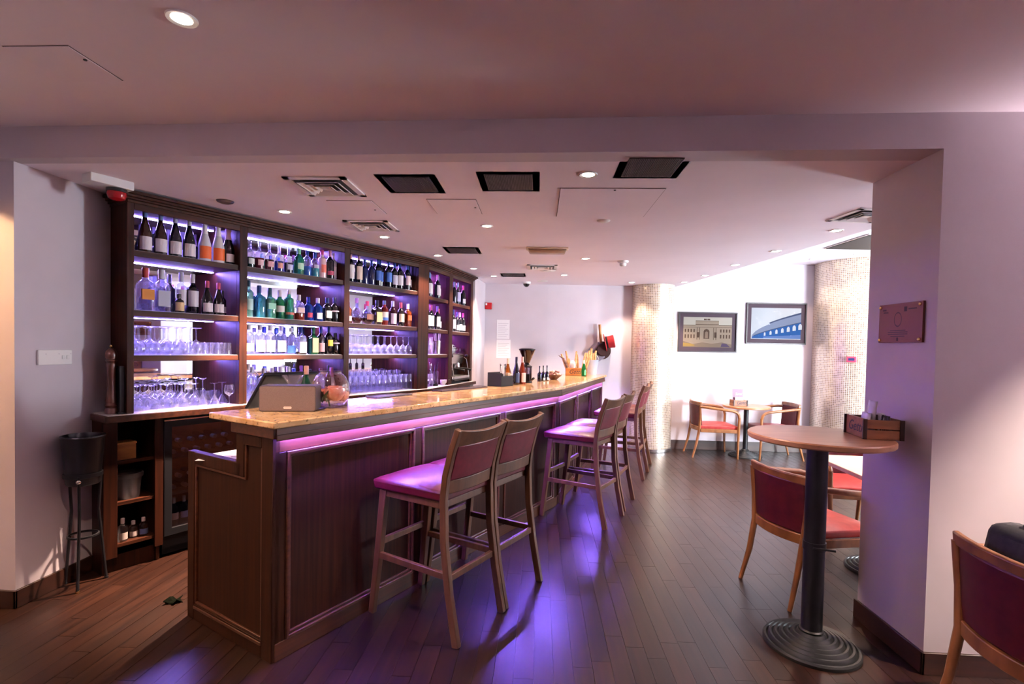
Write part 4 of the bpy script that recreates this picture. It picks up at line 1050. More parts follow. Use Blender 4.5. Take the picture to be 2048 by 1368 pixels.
# coffee machine with cups on top
em = thing('coffee_machine', 'chrome espresso machine in the rightmost bay', 'coffee machine', (*F2(.74, -.02), WT), CR2)
MB().prism_x([(.02, .03), (.33, .03), (.33, .40), (.16, .40), (.10, .36), (.12, .24), (.19, .22), (.19, .09), (.02, .09)], 0, .58).build('body', M_steel, em, bevel=.006)
MB().box(.01, .57, .0, .20, .035, .055).build('drip_tray', M_blackpl, em)
for k in (.17, .41):
    g = MB().cyl((k, .13), .035, .20, .25, 20).build('group_head', M_chrome, em)
    MB().lathe([(0, .165), (.033, .165), (.037, .19), (.037, .205), (0, .205)], 20, (k, .13, 0)).build('filter_basket', M_chrome, em)
    MB().tube([(k, .10, .185), (k + .005, -.01, .178), (k + .01, -.07, .165)], [.011, .012, .015], 10).build('filter_handle', M_blackpl, em)
for k in (.03, .55):
    MB().tube([(k, .10, .33), (k, .055, .30), (k + .008, .03, .15), (k + .012, .02, .06)], .005, 8).build('steam_wand', M_chrome, em)
    MB().lathe([(0, 0), (.018, 0), (.02, .02), (.016, .035), (0, .035)], 14).xf(Matrix.Translation((k, .07, .34)) @ Matrix.Rotation(R(70), 4, 'X')).build('steam_knob', M_blackpl, em)
for k in range(4): MB().box(.04 + k * .165, .046 + k * .165, .14, .146, .40, .445).build('cup_rail_post', M_chrome, em)
MB().box(.03, .56, .138, .148, .44, .448).build('cup_rail', M_chrome, em)
cupm = MB().lathe([(0, 0), (.02, 0), (.036, .03), (.040, .055), (.037, .055), (.032, .03), (0, .006)], 18).mesh('coffee_cup', M_white)
hndm = MB().tube([(.036, 0, .042), (.056, 0, .042), (.058, 0, .02), (.031, 0, .016)], .004, 6).mesh('handle', M_white)
for k, (x, y, z) in enumerate([(.07, .20, 0), (.16, .20, 0), (.25, .20, 0), (.34, .20, 0), (.43, .20, 0), (.07, .20, .034), (.16, .20, .034), (.25, .20, .034), (.34, .20, .034), (.07, .29, 0), (.16, .29, .0), (.25, .29, 0), (.10, .22, .068), (.19, .22, .068)]):
    o = inst('coffee_cup', cupm, None, (*F2(.74 + x, -.02 + y), WT + .402 + z), rng.random() * 6)
    tag(o, 'white coffee cup piled on top of the espresso machine', 'cup', 'cups piled on the espresso machine'); inst('handle', hndm, o)

# pepper mill and black stand left of the bay
pm = thing('pepper_mill', 'tall dark turned wooden pepper mill at the worktop left end', 'pepper mill', (*cab(1.315, 3.90), WT))
MB().lathe([(0, 0), (.034, 0), (.034, .03), (.028, .04), (.034, .055), (.027, .07), (.031, .085), (.027, .11), (.023, .16), (.0215, .22), (.024, .28), (.030, .315), (.026, .325), (.031, .34), (.026, .35), (.0, .35)], 24).build('body', noise_mat('mill_wood', hexc('40211a'), hexc('5a2f22'), (20, 20, 4), .3), pm)
MB().lathe([(0, .352), (.029, .352), (.033, .375), (.028, .40), (.016, .415), (.008, .42), (0, .42)], 24).build('head', MATS['mill_wood'], pm)
MB().sphere((0, 0, .432), .010, 12, 8).build('knob', M_brass, pm)
t = thing('menu_holder', 'flat black upright holder standing between pepper mill and shelving', 'holder', (*cab(1.352, 3.845), WT), CR1)
MB().box(-.012, .016, 0, .07, .012, .305).build('panel', M_blackpl, t, bevel=.002); MB().box(-.02, .022, -.005, .08, 0, .012).build('foot', M_blackpl, t)
MB().box(-.010, .014, -.001, .0, .30, .3055).build('edge', M_chrome, t)

# open cabinet contents
def OCF(u, y): return cab(1.255 + u, 3.845 + y)
t = thing('wooden_box', 'small wooden box on the upper shelf of the open cabinet', 'box', (*OCF(.135, .08), .715), CR1)
MB().box(-.055, .055, -.045, .06, 0, .10).build('body', noise_mat('box_wood', hexc('7a4a1c'), hexc('94622a'), (6, 30, 30), .5), t, bevel=.003)
MB().box(-.058, .058, -.048, .063, .10, .113).build('lid', MATS['box_wood'], t, bevel=.002)
t = thing('plastic_tub', 'clear plastic tub with rim on the middle shelf of open cabinet', 'tub', (*OCF(.165, .10), .45), CR1)
MB().lathe([(0, 0), (.062, 0), (.066, .01), (.078, .15), (.074, .15), (.062, .012), (0, .008)], 28).build('tub', thin_glass('cloudy_plastic', (.75, .75, .78), .2, .35), t)
MB().lathe([(.078, .135), (.085, .137), (.085, .165), (.078, .167)], 28).build('rim', thin_glass('cloudy_plastic', (.75, .75, .78), .2, .35), t)
for k, (x, y) in enumerate(((-.02, -.02), (.022, -.015), (0, .025))): MB().lathe([(0, .012), (.014, .012), (.016, .02), (.016, .10), (.008, .115), (0, .115)], 12, (x, y, 0)).build('contents', M_paper, t)
for x, y, h, d, c in ((.12, .05, .15, 'silver topped bottle at left of open cabinet bottom shelf', 'clear'), (.19, .08, .11, 'squat clear jar in middle of open cabinet bottom shelf', 'clear'), (.245, .07, .12, 'small blue-labelled bottle on open cabinet bottom shelf', 'clear')):
    bottle(d, OCF, CR1, x, y, .18, kind='squat', h=h, r=.026, body=c, cap='c8c0c8', lab='50608c' if 'blue' in d else '988c88', lz=(.1, .4))

# fridge bottles: wine lying on the racks, small bottles standing below
def FGF(u, y): return cab(1.595 + u, 3.845 + y)
lieb = MB().lathe(PROF['bord'](.036, .28), 16).xf(Matrix.Translation((0, .30, .036)) @ Matrix.Rotation(R(90), 4, 'X')).mesh('glass', gmat('0a0d12', True))
liec = MB().lathe([(.0145, .23), (.0150, .275), (.0148, .2815), (0, .2815)], 16).xf(Matrix.Translation((0, .30, .036)) @ Matrix.Rotation(R(90), 4, 'X')).mesh('cap', pmat('b8aeb4', .4))
fb = [(x, .676) for x in (.09, .17, .25, .33, .41, .49)] + [(x, .75) for x in (.13, .21, .29, .37, .45)] + [(x, .426) for x in (.09, .17, .25, .33, .41, .49)] + [(x, .50) for x in (.13, .21, .29)]
for i, (x, z) in enumerate(fb):
    t = thing('wine_bottle', 'wine bottle lying on %s fridge rack, %s from left, %s layer' % ('upper' if z > .6 else 'middle', ORD[round((x - .09) / .08) if z in (.676, .426) else round((x - .13) / .08)], 'lower' if z in (.676, .426) else 'upper'), 'bottle', (*FGF(x, .05), z), CR1, 'bottles lying on the %s fridge rack' % ('upper' if z > .6 else 'middle'))
    inst('glass', lieb, t); inst('cap', liec, t)
for i, x in enumerate((.10, .165, .23, .295, .36)):
    bottle('small soft drink bottle standing at fridge bottom, %s from left' % ORD[i], FGF, CR1, x, .09, .192, kind='bord', h=.19, r=.027, body='clear', cap='d8c8c4', lab='c8a8a0' if i % 2 == 0 else '9098c8', lz=(.2, .45), group='small bottles at the fridge bottom')

# ================================================================ ON THE BAR
def B(x, y): return bw(x, y)
def BB(x, y): return bw(x, y, 1)
CT = 1.137
sx0, sx1 = Vector(B(.125, .341)), Vector(B(.31, .128)); dv = sx1 - sx0
t = thing('speaker', 'taupe fabric box speaker at the near end of the bar', 'speaker', (*((sx0 + sx1) / 2), CT), math.atan2(dv.y, dv.x))
hw = dv.length / 2
def rrect(a, b, r, n=5):
    pts = []
    for cx_, cz_, s in ((a - r, b - r, 0), (-a + r, b - r, 90), (-a + r, -b + r, 180), (a - r, -b + r, 270)):
        for k in range(n + 1): pts.append((cx_ + r * math.cos(R(s + 90 * k / n)), cz_ + r * math.sin(R(s + 90 * k / n))))
    return pts
MB().prism_y([(x, z + .068) for x, z in rrect(hw, .067, .012)], 0, .125).build('case', mat('speaker_case', hexc('4a4144'), .5), t)
M_fab = noise_mat('speaker_fabric', hexc('6c5a54'), hexc('78655f'), (400, 400, 400), .75, 2, .1)
MB().prism_y([(x, z + .068) for x, z in rrect(hw - .004, .063, .010)], -.004, .002).build('grille', M_fab, t)
pl = MB().prism_y([(x, z + .021) for x, z in rrect(.020, .0058, .0045)], -.0052, -.003).build('badge', mat('badge_white', hexc('e8d4cc'), .4), t)
text_part('SONOS', .0085, mat('badge_ink', hexc('b49c94'), .5), pl, (0, -.0054, .021), (R(90), 0, 0), depth=.0001)

vs_ = thing('fish_bowl_vase', 'round glass bowl vase of pink roses on the bar', 'vase', (*B(.485, .235), CT))
MB().lathe([(0, .003), (.045, .003), (.075, .012), (.100, .05), (.108, .095), (.100, .14), (.078, .178), (.060, .192), (.058, .2), (.062, .206)], 36).build('bowl', thin_glass('bowl_glass', (.95, .95, .97), .02), vs_)
M_rose = noise_mat('rose_petals', hexc('e0806c'), hexc('f0b0a0'), (30, 30, 30), .6)
M_leaf = noise_mat('rose_leaf', hexc('2c3c1c'), hexc('44582a'), (20, 20, 20), .5)
def rose(c, s, seed):
    """ball of overlapping cupped petals"""
    rr_ = random.Random(seed); mb = MB()
    for ringi in range(5):
        n = (2, 3, 4, 5, 5)[ringi]; rad = s * (.30 + .17 * ringi)
        for k in range(n):
            az = 2 * PI * k / n + ringi * .8 + rr_.random() * .3; half = R(62 - 5 * ringi); N = 5; vs = []
            top = R(78 - 12 * ringi)
            for i in range(N + 1):
                for j in range(N + 1):
                    p, q = i / N * 2 - 1, j / N
                    el = R(-70) + (top + R(70)) * q * (1 - .12 * p * p)
                    rr = rad * (1 + .10 * q * q * ringi / 2 + .03 * math.sin(3 * p + k))
                    a = az + p * half * (.55 + .45 * math.sin(PI * min(1, q + .25) * .62))
                    vs.append((c[0] + rr * math.cos(el) * math.cos(a), c[1] + rr * math.cos(el) * math.sin(a), c[2] + rr * math.sin(el)))
            mb.add(vs, [(i * (N + 1) + j, (i + 1) * (N + 1) + j, (i + 1) * (N + 1) + j + 1, i * (N + 1) + j + 1) for i in range(N) for j in range(N)])
    return mb
for k, (x, y, z, s) in enumerate(((-.046, -.022, .078, .043), (.040, -.030, .085, .050), (0.0, .045, .090, .044), (.052, .034, .066, .036), (-.048, .038, .064, .036))):
    rose((x, y, z), s, k).build('rose', M_rose, vs_, smooth=60)
for k in range(6):
    a = k * 1.1; lf = MB(); n = 6; vs = []
    for i in range(n + 1):
        q = i / n; w_ = .014 * math.sin(PI * q) + .0004
        vs += [(-w_, q * .075, .008 * q), (0, q * .075, .008 * q - .003), (w_, q * .075, .008 * q)]
    lf.add(vs, [f for i in range(n) for f in ((i * 3, i * 3 + 1, i * 3 + 4, i * 3 + 3), (i * 3 + 1, i * 3 + 2, i * 3 + 5, i * 3 + 4))])
    lf.xf(Matrix.Translation((-.012 + .01 * math.cos(a), -.05 + .03 * math.sin(a), .03 + .012 * (k % 3))) @ Matrix.Rotation(a, 4, 'Z') @ Matrix.Rotation(R(60 - 12 * (k % 3)), 4, 'X'))
    lf.build('leaf', M_leaf, vs_, smooth=60)
MB().tube([(0, -.01, .006), (-.005, -.02, .06)], .004, 6).build('stem', M_leaf, vs_)
# martini glass and green bottle behind the speaker
o = inst('martini_glass', g_martini_up(.182, .058).mesh('martini_glass', M_glass), None, (*B(.315, .335), CT)); tag(o, 'martini glass standing behind the taupe speaker', 'glass')
bottle('green beer bottle with salmon foil neck behind the speaker', B, BAR_R, .385, .315, CT, kind='burg', h=.232, r=.034, body='1f6a48', dark=False, cap='cc9a88', lab=None)
# till terminal on the service counter
tt = thing('till_terminal', 'black touchscreen till seen from behind, left of roses', 'till', (*B(.395, .60), .872), BAR_R)
MB().box(-.11, .11, -.09, .09, 0, .02).build('base', M_blackpl, tt, bevel=.004)
MB().hexa([(-.03, -.01, .02), (.03, -.01, .02), (.03, .03, .02), (-.03, .03, .02)], [(-.03, -.06, .34), (.03, -.06, .34), (.03, -.03, .34), (-.03, -.03, .34)]).build('stand', M_blackpl, tt)
scm = MB().box(-.17, .17, -.0125, .0125, -.141, .141); scm.xf(Matrix.Translation((0, -.055, .348)) @ Matrix.Rotation(R(42), 4, 'X'))
scm.build('screen', M_blackpl, tt, bevel=.006)

# papers on the low end of the bar
t = thing('note_pad', 'white pad lying on the low end of the bar', 'notepad', (*B(.07, .42), .872), R(20))
MB().box(-.05, .05, -.07, .07, 0, .018).build('pad', M_paper, t, bevel=.002); MB().box(-.052, .052, .06, .075, .0, .02).build('binding', M_greyink, t)
t = thing('pencil', 'yellow pencil on the papers at the low bar end', 'pencil', (*B(.06, .56), .8735), R(-35))
MB().tube([(-.07, 0, .004), (.06, 0, .004)], .004, 6).build('shaft', mat('pencil_yellow', hexc('d08a20'), .5), t); MB().tube([(.06, 0, .004), (.078, 0, .004)], [.004, .0005], 6).build('tip', M_ink, t)
o = MB().box(-.10, .10, -.075, .075, 0, .0015).build('paper_sheet', M_paper, None, (*B(.075, .60), .872), R(10)); tag(o, 'loose white paper sheet on the low bar end', 'paper')
t = thing('card_box', 'small upright white box at the step of the bar end', 'box', (*B(.06, .325), .872), BAR_R)
MB().box(-.03, .03, -.012, .012, 0, .075).build('box', M_paper, t, bevel=.001); MB().box(-.031, -.0305, -.008, .008, .03, .05).build('print', M_ink, t)

# rubber bar mats
for (x, y, L, lab) in ((1.14, .435, .34, 'dark bar mat lying on the granite nearest the roses'), (1.95, .435, .62, 'longer dark bar mat lying on the granite before the caddy')):
    t = thing('bar_mat', lab, 'mat', (*B(x, y), CT), BAR_R)
    MB().box(-L / 2, L / 2, -.055, .055, 0, .006).build('mat', mat('mat_rubber', hexc('3a2024'), .5), t, bevel=.002)
    MB().ring(-L / 2, L / 2, -.055, .055, .006, 0, .003).xf(Matrix.Translation((0, 0, .0085)) @ Matrix.Rotation(R(90), 4, 'X')).build('rim', mat('mat_rim', hexc('2a171a'), .4), t)

# napkin and straw caddy
t = thing('bar_caddy', 'black plastic napkin and straw caddy on the bar', 'caddy', (*B(2.49, .40), CT), BAR_R + R(0))
m = MB(); m.box(-.10, .10, -.075, .075, 0, .006)
for a in ((-.10, -.095, -.075, .075, 0, .125), (.095, .10, -.075, .075, 0, .095), (-.10, .10, -.075, -.070, 0, .095), (-.10, .10, .070, .075, 0, .125), (-.10, .10, -.005, 0.0, 0, .105), (.02, .025, -.075, 0, 0, .095)): m.box(*a)
m.build('body', mat('caddy_black', (.016, .016, .019), .6, spec=.2), t, bevel=.002)
m = MB(); m.box(-.08, .08, .01, .06, .006, .11); m.build('napkins', mat('dark_napkin', (.05, .045, .05), .8), t)
for k in range(9):
    x = -.08 + .011 * k; MB().tube([(x, -.055 + .006 * (k % 3), .008), (x + .012 * ((k % 4) - 1.5), -.05 + .01 * ((k * 7) % 5 - 2), .19 + .008 * (k % 3))], .0035, 6).build('straw', M_black if k % 3 else M_paper, t)
MB().box(.04, .085, -.055, -.02, .006, .12).build('stirrers', mat('stirrer_tan', hexc('b89878'), .6), t)
# three drinks bottles
bottle('amber cider bottle with cream label, left of three on bar', B, BAR_R, 2.645, .42, CT, kind='burg', h=.25, r=.034, body='b06020', dark=False, cap='c8b8a0', lab='e0cca4', lz=(.08, .42))
bottle('dark beer bottle with navy label, middle of three on bar', B, BAR_R, 2.735, .38, CT, kind='burg', h=.265, r=.032, body='140e18', cap='28203c', lab='2c3a60', lz=(.08, .42))
bottle('reddish cider bottle with pink label, right of three on bar', B, BAR_R, 2.83, .37, CT, kind='burg', h=.265, r=.034, body='b04424', dark=False, cap='e0b4a8', lab='e4b8b0', lz=(.08, .42))
# coffee grinder
t = thing('coffee_grinder', 'coffee grinder with dark bean funnel at the bar bend', 'grinder', (*BB(.25, .40), CT - .0))
MB().cyl((0, 0), .058, 0, .02, 24).build('base', M_blackpl, t); MB().cyl((0, .03), .045, .02, .155, 24).build('body', M_chrome, t)
MB().lathe([(.0, .155), (.052, .155), (.055, .168), (.03, .18), (.022, .195), (0, .195)], 24, (0, .0, 0)).build('collar', M_blackpl, t)
MB().box(-.03, .03, -.05, -.01, .02, .09).build('doser', M_blackpl, t, bevel=.004)
for s in (-1, 1): MB().box(s * .048 - .004, s * .048 + .004, -.03, .03, .02, .155).build('pillar', M_chrome, t)
MB().tube([(.05, -.02, .03), (.075, -.04, .05)], .012, 8).build('lever', M_black, t)
MB().lathe([(.022, .195), (.028, .205), (.078, .325), (.080, .33), (0, .33)], 28).build('bean_hopper', mat('bean_brown', hexc('2a1712'), .18, coat=.6), t)
MB().lathe([(0, .33), (.084, .33), (.084, .342), (.05, .35), (0, .35)], 28).build('hopper_lid', M_blackpl, t)
# small black bottles in a holder, and the bowl of corks
for i, x in enumerate((.50, .60, .70)):
    bottle('little black bitters bottle, %s of three at the bar bend' % ('left', 'middle', 'right')[i], BB, BAR_R + TB, x, .34 - .012 * i, CT, kind='long', h=.165, r=.022, body='0c0c18', cap='14142a', lab='d4d0d4' if i else None, lz=(.05, .22))
t = thing('cork_bowl', 'shallow bowl heaped with corks on the bar', 'bowl', (*BB(.93, .30), CT))
MB().lathe([(0, .004), (.035, 0), (.04, .004), (.095, .055), (.092, .057), (.035, .012), (0, .012)], 28).build('bowl', noise_mat('bowl_wood', hexc('5a3c2a'), hexc('7a5640'), (20, 20, 20), .4), t)
ck = [mat('cork_%d' % i, hexc(c), .7) for i, c in enumerate(('b08a78', '8a5a4c', 'd0b4a4', '6a4038'))]
for k in range(26):
    a = rng.random() * 6.3; q = rng.random() ** .5 * .07; z = .045 + .055 * (1 - (q / .075) ** 2) * (.5 + .5 * rng.random())
    mb = MB().cyl((0, 0), .011, -.02, .02, 8); mb.xf(Matrix.Translation((q * math.cos(a), q * math.sin(a), z)) @ Matrix.Rotation(rng.random() * 3, 4, 'Z') @ Matrix.Rotation(R(60 + 50 * rng.random()), 4, 'X'))
    mb.build('cork', ck[k % 4], t)
# crate of bread and rolling pins, green bottle, ice bucket at the far end
t = thing('bread_crate', 'wooden crate stuffed with breadsticks and pins at bar end', 'crate', (*BB(1.93, .27), CT), BAR_R + TB - R(75))
M_crate = noise_mat('crate_wood', hexc('b07034'), hexc('cc904c'), (6, 30, 30), .5)
m = MB()
for a in ((-.14, .14, -.08, -.07, 0, .10), (-.14, .14, .07, .08, 0, .10), (-.14, -.13, -.08, .08, 0, .10), (.13, .14, -.08, .08, 0, .10), (-.14, .14, -.08, .08, 0, .008)): m.box(*a)
m.build('crate_body', M_crate, t, bevel=.002)
text_part('Getti', .075, M_ink, t, (-.02, -.0808, .05), (R(90), 0, 0), shear=.35, depth=.0004)
M_bread = noise_mat('bread', hexc('c08a50'), hexc('e0b880'), (20, 20, 20), .7)
for k, (x, l, dx) in enumerate(((-.10, .26, -.10), (-.06, .20, -.04), (-.02, .30, .02), (.03, .26, -.02), (.07, .28, .05), (.10, .27, .09), (0.05, .22, .10), (-.08, .30, -.06))):
    MB().tube([(x, .02 * (k % 3 - 1), .02), (x + dx * .5, .03 * (k % 2), .02 + l * .5), (x + dx, .03 * (k % 2), .02 + l)], [.014, .018, .011], 8).build('breadstick', M_bread, t, smooth=60)
MB().tube([(-.10, -.03, .03), (-.13, -.03, .14), (-.17, -.03, .22), (-.235, -.03, .26)], [.02, .02, .014, .003], 8).build('curved_horn', noise_mat('horn', hexc('5a4038'), hexc('8a7060'), (10, 10, 30), .4), t, smooth=60)
MB().sphere((-.05, -.05, .14), .04, 14, 10, (1, .7, 1.5)).build('garlic_bulb', M_white, t)
bottle('small green water bottle before the bread crate', BB, BAR_R + TB, 1.80, .14, CT, kind='burg', h=.205, r=.030, body='1f9a48', dark=False, cap='e0e4e0', lab='58b070', lz=(.08, .36))
t = thing('ice_bucket', 'blue white enamel ice bucket at the far end of the bar', 'bucket', (*BB(2.28, .14), CT))
MB().lathe([(0, 0), (.072, 0), (.075, .006), (.100, .20), (.104, .205), (.098, .205), (.070, .010), (0, .010)], 28).build('bucket', mat('enamel', hexc('b8c4d4'), .25, .2), t)
MB().tube([(.10 * math.cos(a), .10 * math.sin(a), .205 + .10 * math.sin(PI * k / 12)) for k in range(13) for a in [PI * k / 12]], .004, 6).build('handle', M_steel, t)
for k in range(5): MB().tube([(.02 * (k - 2), .01 * (k % 2), .05), (.03 * (k - 2), .01, .30 + .03 * (k % 3))], [.016, .013], 8).build('breadstick', M_bread, t, smooth=60)

# ================================================================ WALL THINGS
t = thing('pizza_peel', 'wooden handled pizza peel hung on the wall beyond the bar', 'peel', (.86, 7.70, 1.36), 0)
MB().tube([(.07, -.02, .22), (.045, -.025, .50)], [.018, .022], 10).build('handle', noise_mat('peel_wood', hexc('8a5a2c'), hexc('a87440'), (20, 20, 4), .4), t)
mb = MB().prism_y([(-.17, .06), (-.02, -.10), (.13, .0), (.14, .10), (.085, .25), (.055, .25), (-.06, .19)], -.028, -.022); mb.build('blade', mat('peel_steel', hexc('9a92a0'), .4, .6), t)
def hat(name, lab, loc, rot, m, mband):
    t = thing(name, lab, 'hat', loc)
    t.rotation_euler = rot
    MB().lathe([(.085, .0), (.13, -.006), (.135, -.003), (.132, .002), (.088, .008)], 32).build('brim', m, t)
    MB().lathe([(.088, .004), (.090, .07), (.096, .125), (.088, .135), (0, .132)], 32).build('crown', m, t)
    MB().lathe([(.0895, .008), (.0915, .010), (.0925, .035), (.0905, .037)], 32).build('band', mband, t)
    return t
hat('top_hat', 'red top hat hung on the wall beyond the bar', (.985, 7.60, 1.585), (R(6), R(78), 0), mat('red_felt', hexc('a01c20'), .7), M_black)
hat('felt_hat', 'dark brown hat hanging below the red top hat', (.95, 7.69, 1.47), (R(84), R(20), 0), mat('brown_felt', hexc('3a1c18'), .8), M_black)
t = thing('hanging_apron', 'white cloth with dark corner hanging at the bar end', 'cloth', (*BB(LB + .075, .10), .78), BAR_R + TB)
mb = MB(); n = 8; vs = []
for i in range(n + 1):
    for j in range(n + 1):
        vs.append((.012 * math.sin(i * 1.9 + j * .3), -.06 + .12 * i / n * (1 - .5 * j / n), .22 - .22 * j / n))
fs = [(i * (n + 1) + j, (i + 1) * (n + 1) + j, (i + 1) * (n + 1) + j + 1, i * (n + 1) + j + 1) for i in range(n) for j in range(n)]
mb.add(vs, fs); o = mb.build('cloth', M_paper, t, smooth=60); o.modifiers.new('thick', 'SOLIDIFY').thickness = .003
MB().prism_x([(-.06, -.10), (.07, -.09), (.0, .03)], -.004, .004).build('dark_corner', mat('navy_cloth', hexc('14182c'), .8), t)
# notices on the back wall
for (x0, x1, z0, z1, lab) in ((-.645, -.45, 1.615, 1.905, 'upper white notice sheet on the wall behind the bar'), (-.645, -.43, 1.325, 1.605, 'lower white notice sheet on the wall behind the bar')):
    t = thing('notice', lab, 'notice', ((x0 + x1) / 2, 7.699, (z0 + z1) / 2), 0)
    w_, h_ = (x1 - x0) / 2, (z1 - z0) / 2
    MB().box(-w_, w_, -.002, 0, -h_, h_).build('sheet', M_paper, t)
    ln = MB()
    for k in range(8): ln.box(-w_ * .8, w_ * (.8 - .25 * (k % 3)), -.0026, -.002, h_ * .6 - k * h_ * .19 - .003, h_ * .6 - k * h_ * .19 + .003)
    ln.build('printed_lines', M_greyink, t, smooth=0)
t = thing('call_point', 'red fire alarm call point on the wall right of shelving', 'alarm', (-.775, 7.70, 2.11), 0)
MB().box(-.05, .05, -.045, 0, -.05, .05).build('box', M_red, t, bevel=.006); MB().box(-.045, -.02, -.047, -.044, .01, .04).build('glass_plate', M_white, t)
# switch plates on the left wall
t = thing('switch_plate', 'long white double switch plate on the left wall', 'switch', (-2.859, 2.845, 1.383), R(90))
MB().box(-.105, .105, -.012, 0, -.044, .044).build('plate', M_white, t, bevel=.003)
for x in (.045, .075): MB().box(x - .008, x + .008, -.016, -.011, -.011, .011).build('rocker', M_white, t, bevel=.002)
for x in (-.06, .02, .095): MB().cyl((0, 0), .003, 0, .001, 8).xf(Matrix.Translation((x, -.012, .02)) @ Matrix.Rotation(R(90), 4, 'X')).build('screw', M_greyink, t)
# red device on the wide column
o = thing('red_sign', 'small red framed sign on the wide mosaic column', 'sign', (4.235, 7.095, 1.42), R(-39))
MB().box(-.055, .055, -.02, .03, -.038, .038).build('case', mat('sign_red', hexc('d8405c'), .4), o, bevel=.004); MB().box(-.035, .035, -.022, -.019, -.018, .018).build('panel', mat('sign_navy', hexc('28305c'), .4), o)

# tissue crate on the tall table, menu crate on the far table
def crate(name, lab, loc, rz, w_, d_, h_, big):
    t = thing(name, lab, 'box', loc, rz)
    m = MB()
    for a in ((-w_, w_, -d_, -d_ + .008, 0, h_), (-w_, w_, d_ - .008, d_, 0, h_), (-w_, w_, -d_, d_, 0, .006)): m.box(*a)
    m.build('board_sides', M_crate2, t, bevel=.0015)
    for s in (-1, 1):
        for k in range(2): MB().box(s * w_ - .008, s * w_, -d_ + .008, d_ - .008, h_ * .5 * k + .002, h_ * .5 * k + h_ * .5 - .003).build('slat', M_crate2, t, bevel=.001)
        for q in (-1, 1): MB().box(s * w_ - .004 if s > 0 else s * w_ - .006, s * w_ + .006 if s > 0 else s * w_ + .004, q * d_ - .009, q * d_ + .009, 0, h_).build('corner_post', M_dkwood, t)
    return t
M_crate2 = noise_mat('brown_crate', hexc('6a4026'), hexc('8a5836'), (30, 6, 30), .5)
tc = crate('napkin_crate', 'small wooden napkin crate on the tall round table', (1.685, 2.63, 1.085), R(-99), .103, .080, .098, 1)
text_part('Getti', .072, mat('crate_ink', hexc('1c1430'), .6), tc, (0, -.0806, .05), (R(90), 0, 0), shear=.35, depth=.0004)
for k in range(4):
    mb = MB(); n = 5; vs = []
    for i in range(n + 1):
        for j in range(n + 1):
            vs.append((-.05 + .09 * i / n, -.04 + .02 * k + .008 * math.sin(i * 1.3 + k) + .012 * (j / n) ** 2, .01 + (.17 if k == 1 else .11) * j / n))
    mb.add(vs, [(i * (n + 1) + j, (i + 1) * (n + 1) + j, (i + 1) * (n + 1) + j + 1, i * (n + 1) + j + 1) for i in range(n) for j in range(n)])
    o = mb.build('napkin', M_paper, tc, smooth=60); o.modifiers.new('thick', 'SOLIDIFY').thickness = .004
for k in range(5): MB().lathe([(0, 0), (.012, 0), (.013, .07), (.006, .085), (.006, .105), (0, .105)], 10, (.02 + .018 * (k % 4), .035 - .03 * (k // 4), .008)).build('sachet_jar', mat('dark_jar', hexc('2a1418'), .3), tc)
tf = crate('menu_crate', 'small crate with purple menu card on the far round table', (2.86, 7.36, .725), R(4), .095, .06, .085, 0)
text_part('Getti', .066, mat('crate_ink', hexc('1c1430'), .6), tf, (.01, -.0606, .043), (R(90), 0, 0), shear=.35, depth=.0004)
cd_ = MB().box(-.085, .065, .0, .004, .04, .235).xf(Matrix.Rotation(R(-6), 4, 'X')).build('menu_card', mat('menu_purple', hexc('5c2348'), .4), tf)
text_part('Getti', .050, mat('menu_ink', hexc('e4c8dc'), .5), cd_, (-.01, .010, .165), (R(90 - 6), 0, 0), shear=.35, depth=.0004)
for k in range(2):
    o = MB().box(-.06 + .06 * k, .0 + .06 * k, -.03, -.026, .01, .12).xf(Matrix.Rotation(R(-8), 4, 'X')).build('napkin', M_paper, tf)

# wine cooler on a stand at the left wall, second bucket behind it
def cooler(lab, loc, rz, top=.915):
    t = thing('wine_cooler', lab, 'wine cooler', loc, rz)
    MB().lathe([(0, .62), (.078, .62), (.084, .63), (.104, top - .02), (.110, top - .008), (.108, top), (.100, top), (.096, top - .02), (.078, .635), (0, .635)], 32).build('bucket', mat('black_bucket', (.010, .010, .014), .28), t)
    MB().lathe([(.088, .665), (.095, .667), (.095, .69), (.090, .692)], 32).build('stand_ring', M_black, t)
    for k in range(3):
        a = R(-60 + 120 * k); MB().tube([(.09 * math.cos(a), .09 * math.sin(a), .68), (.075 * math.cos(a), .075 * math.sin(a), .45), (.115 * math.cos(a), .115 * math.sin(a), 0.0)], .008, 8).build('leg', M_black, t)
        MB().cyl((.115 * math.cos(a), .115 * math.sin(a)), .011, 0, .012, 10).build('foot', M_brass if k == 0 else M_black, t)
    MB().lathe([(.07, .30), (.078, .302), (.078, .312), (.07, .314)], 24).build('lower_ring', M_black, t)
    MB().sphere((.045, -.078, .65), .014, 12, 8).build('knob', M_chrome, t)
    return t
cooler('black wine cooler on a three legged stand by the left wall', (-2.735, 2.905, 0), 0)

# dark bag on the armchair at the right edge
t = thing('bag', 'black bag lying on the armchair at the bottom right corner', 'bag', (1.885, 1.945, .472), R(-90))
MB().prism_x([(-.12, 0), (.15, 0), (.16, .16), (.12, .28), (.02, .38), (-.08, .37), (-.115, .20)], -.17, .17).build('body', noise_mat('black_cloth', (.006, .006, .007), (.02, .02, .022), (40, 40, 40), .8, 3, .2), t, bevel=.035)
MB().tube([(-.10, 0, .33), (-.07, 0, .42), (.07, 0, .42), (.10, 0, .33)], .011, 8).build('strap', M_blackpl, t)
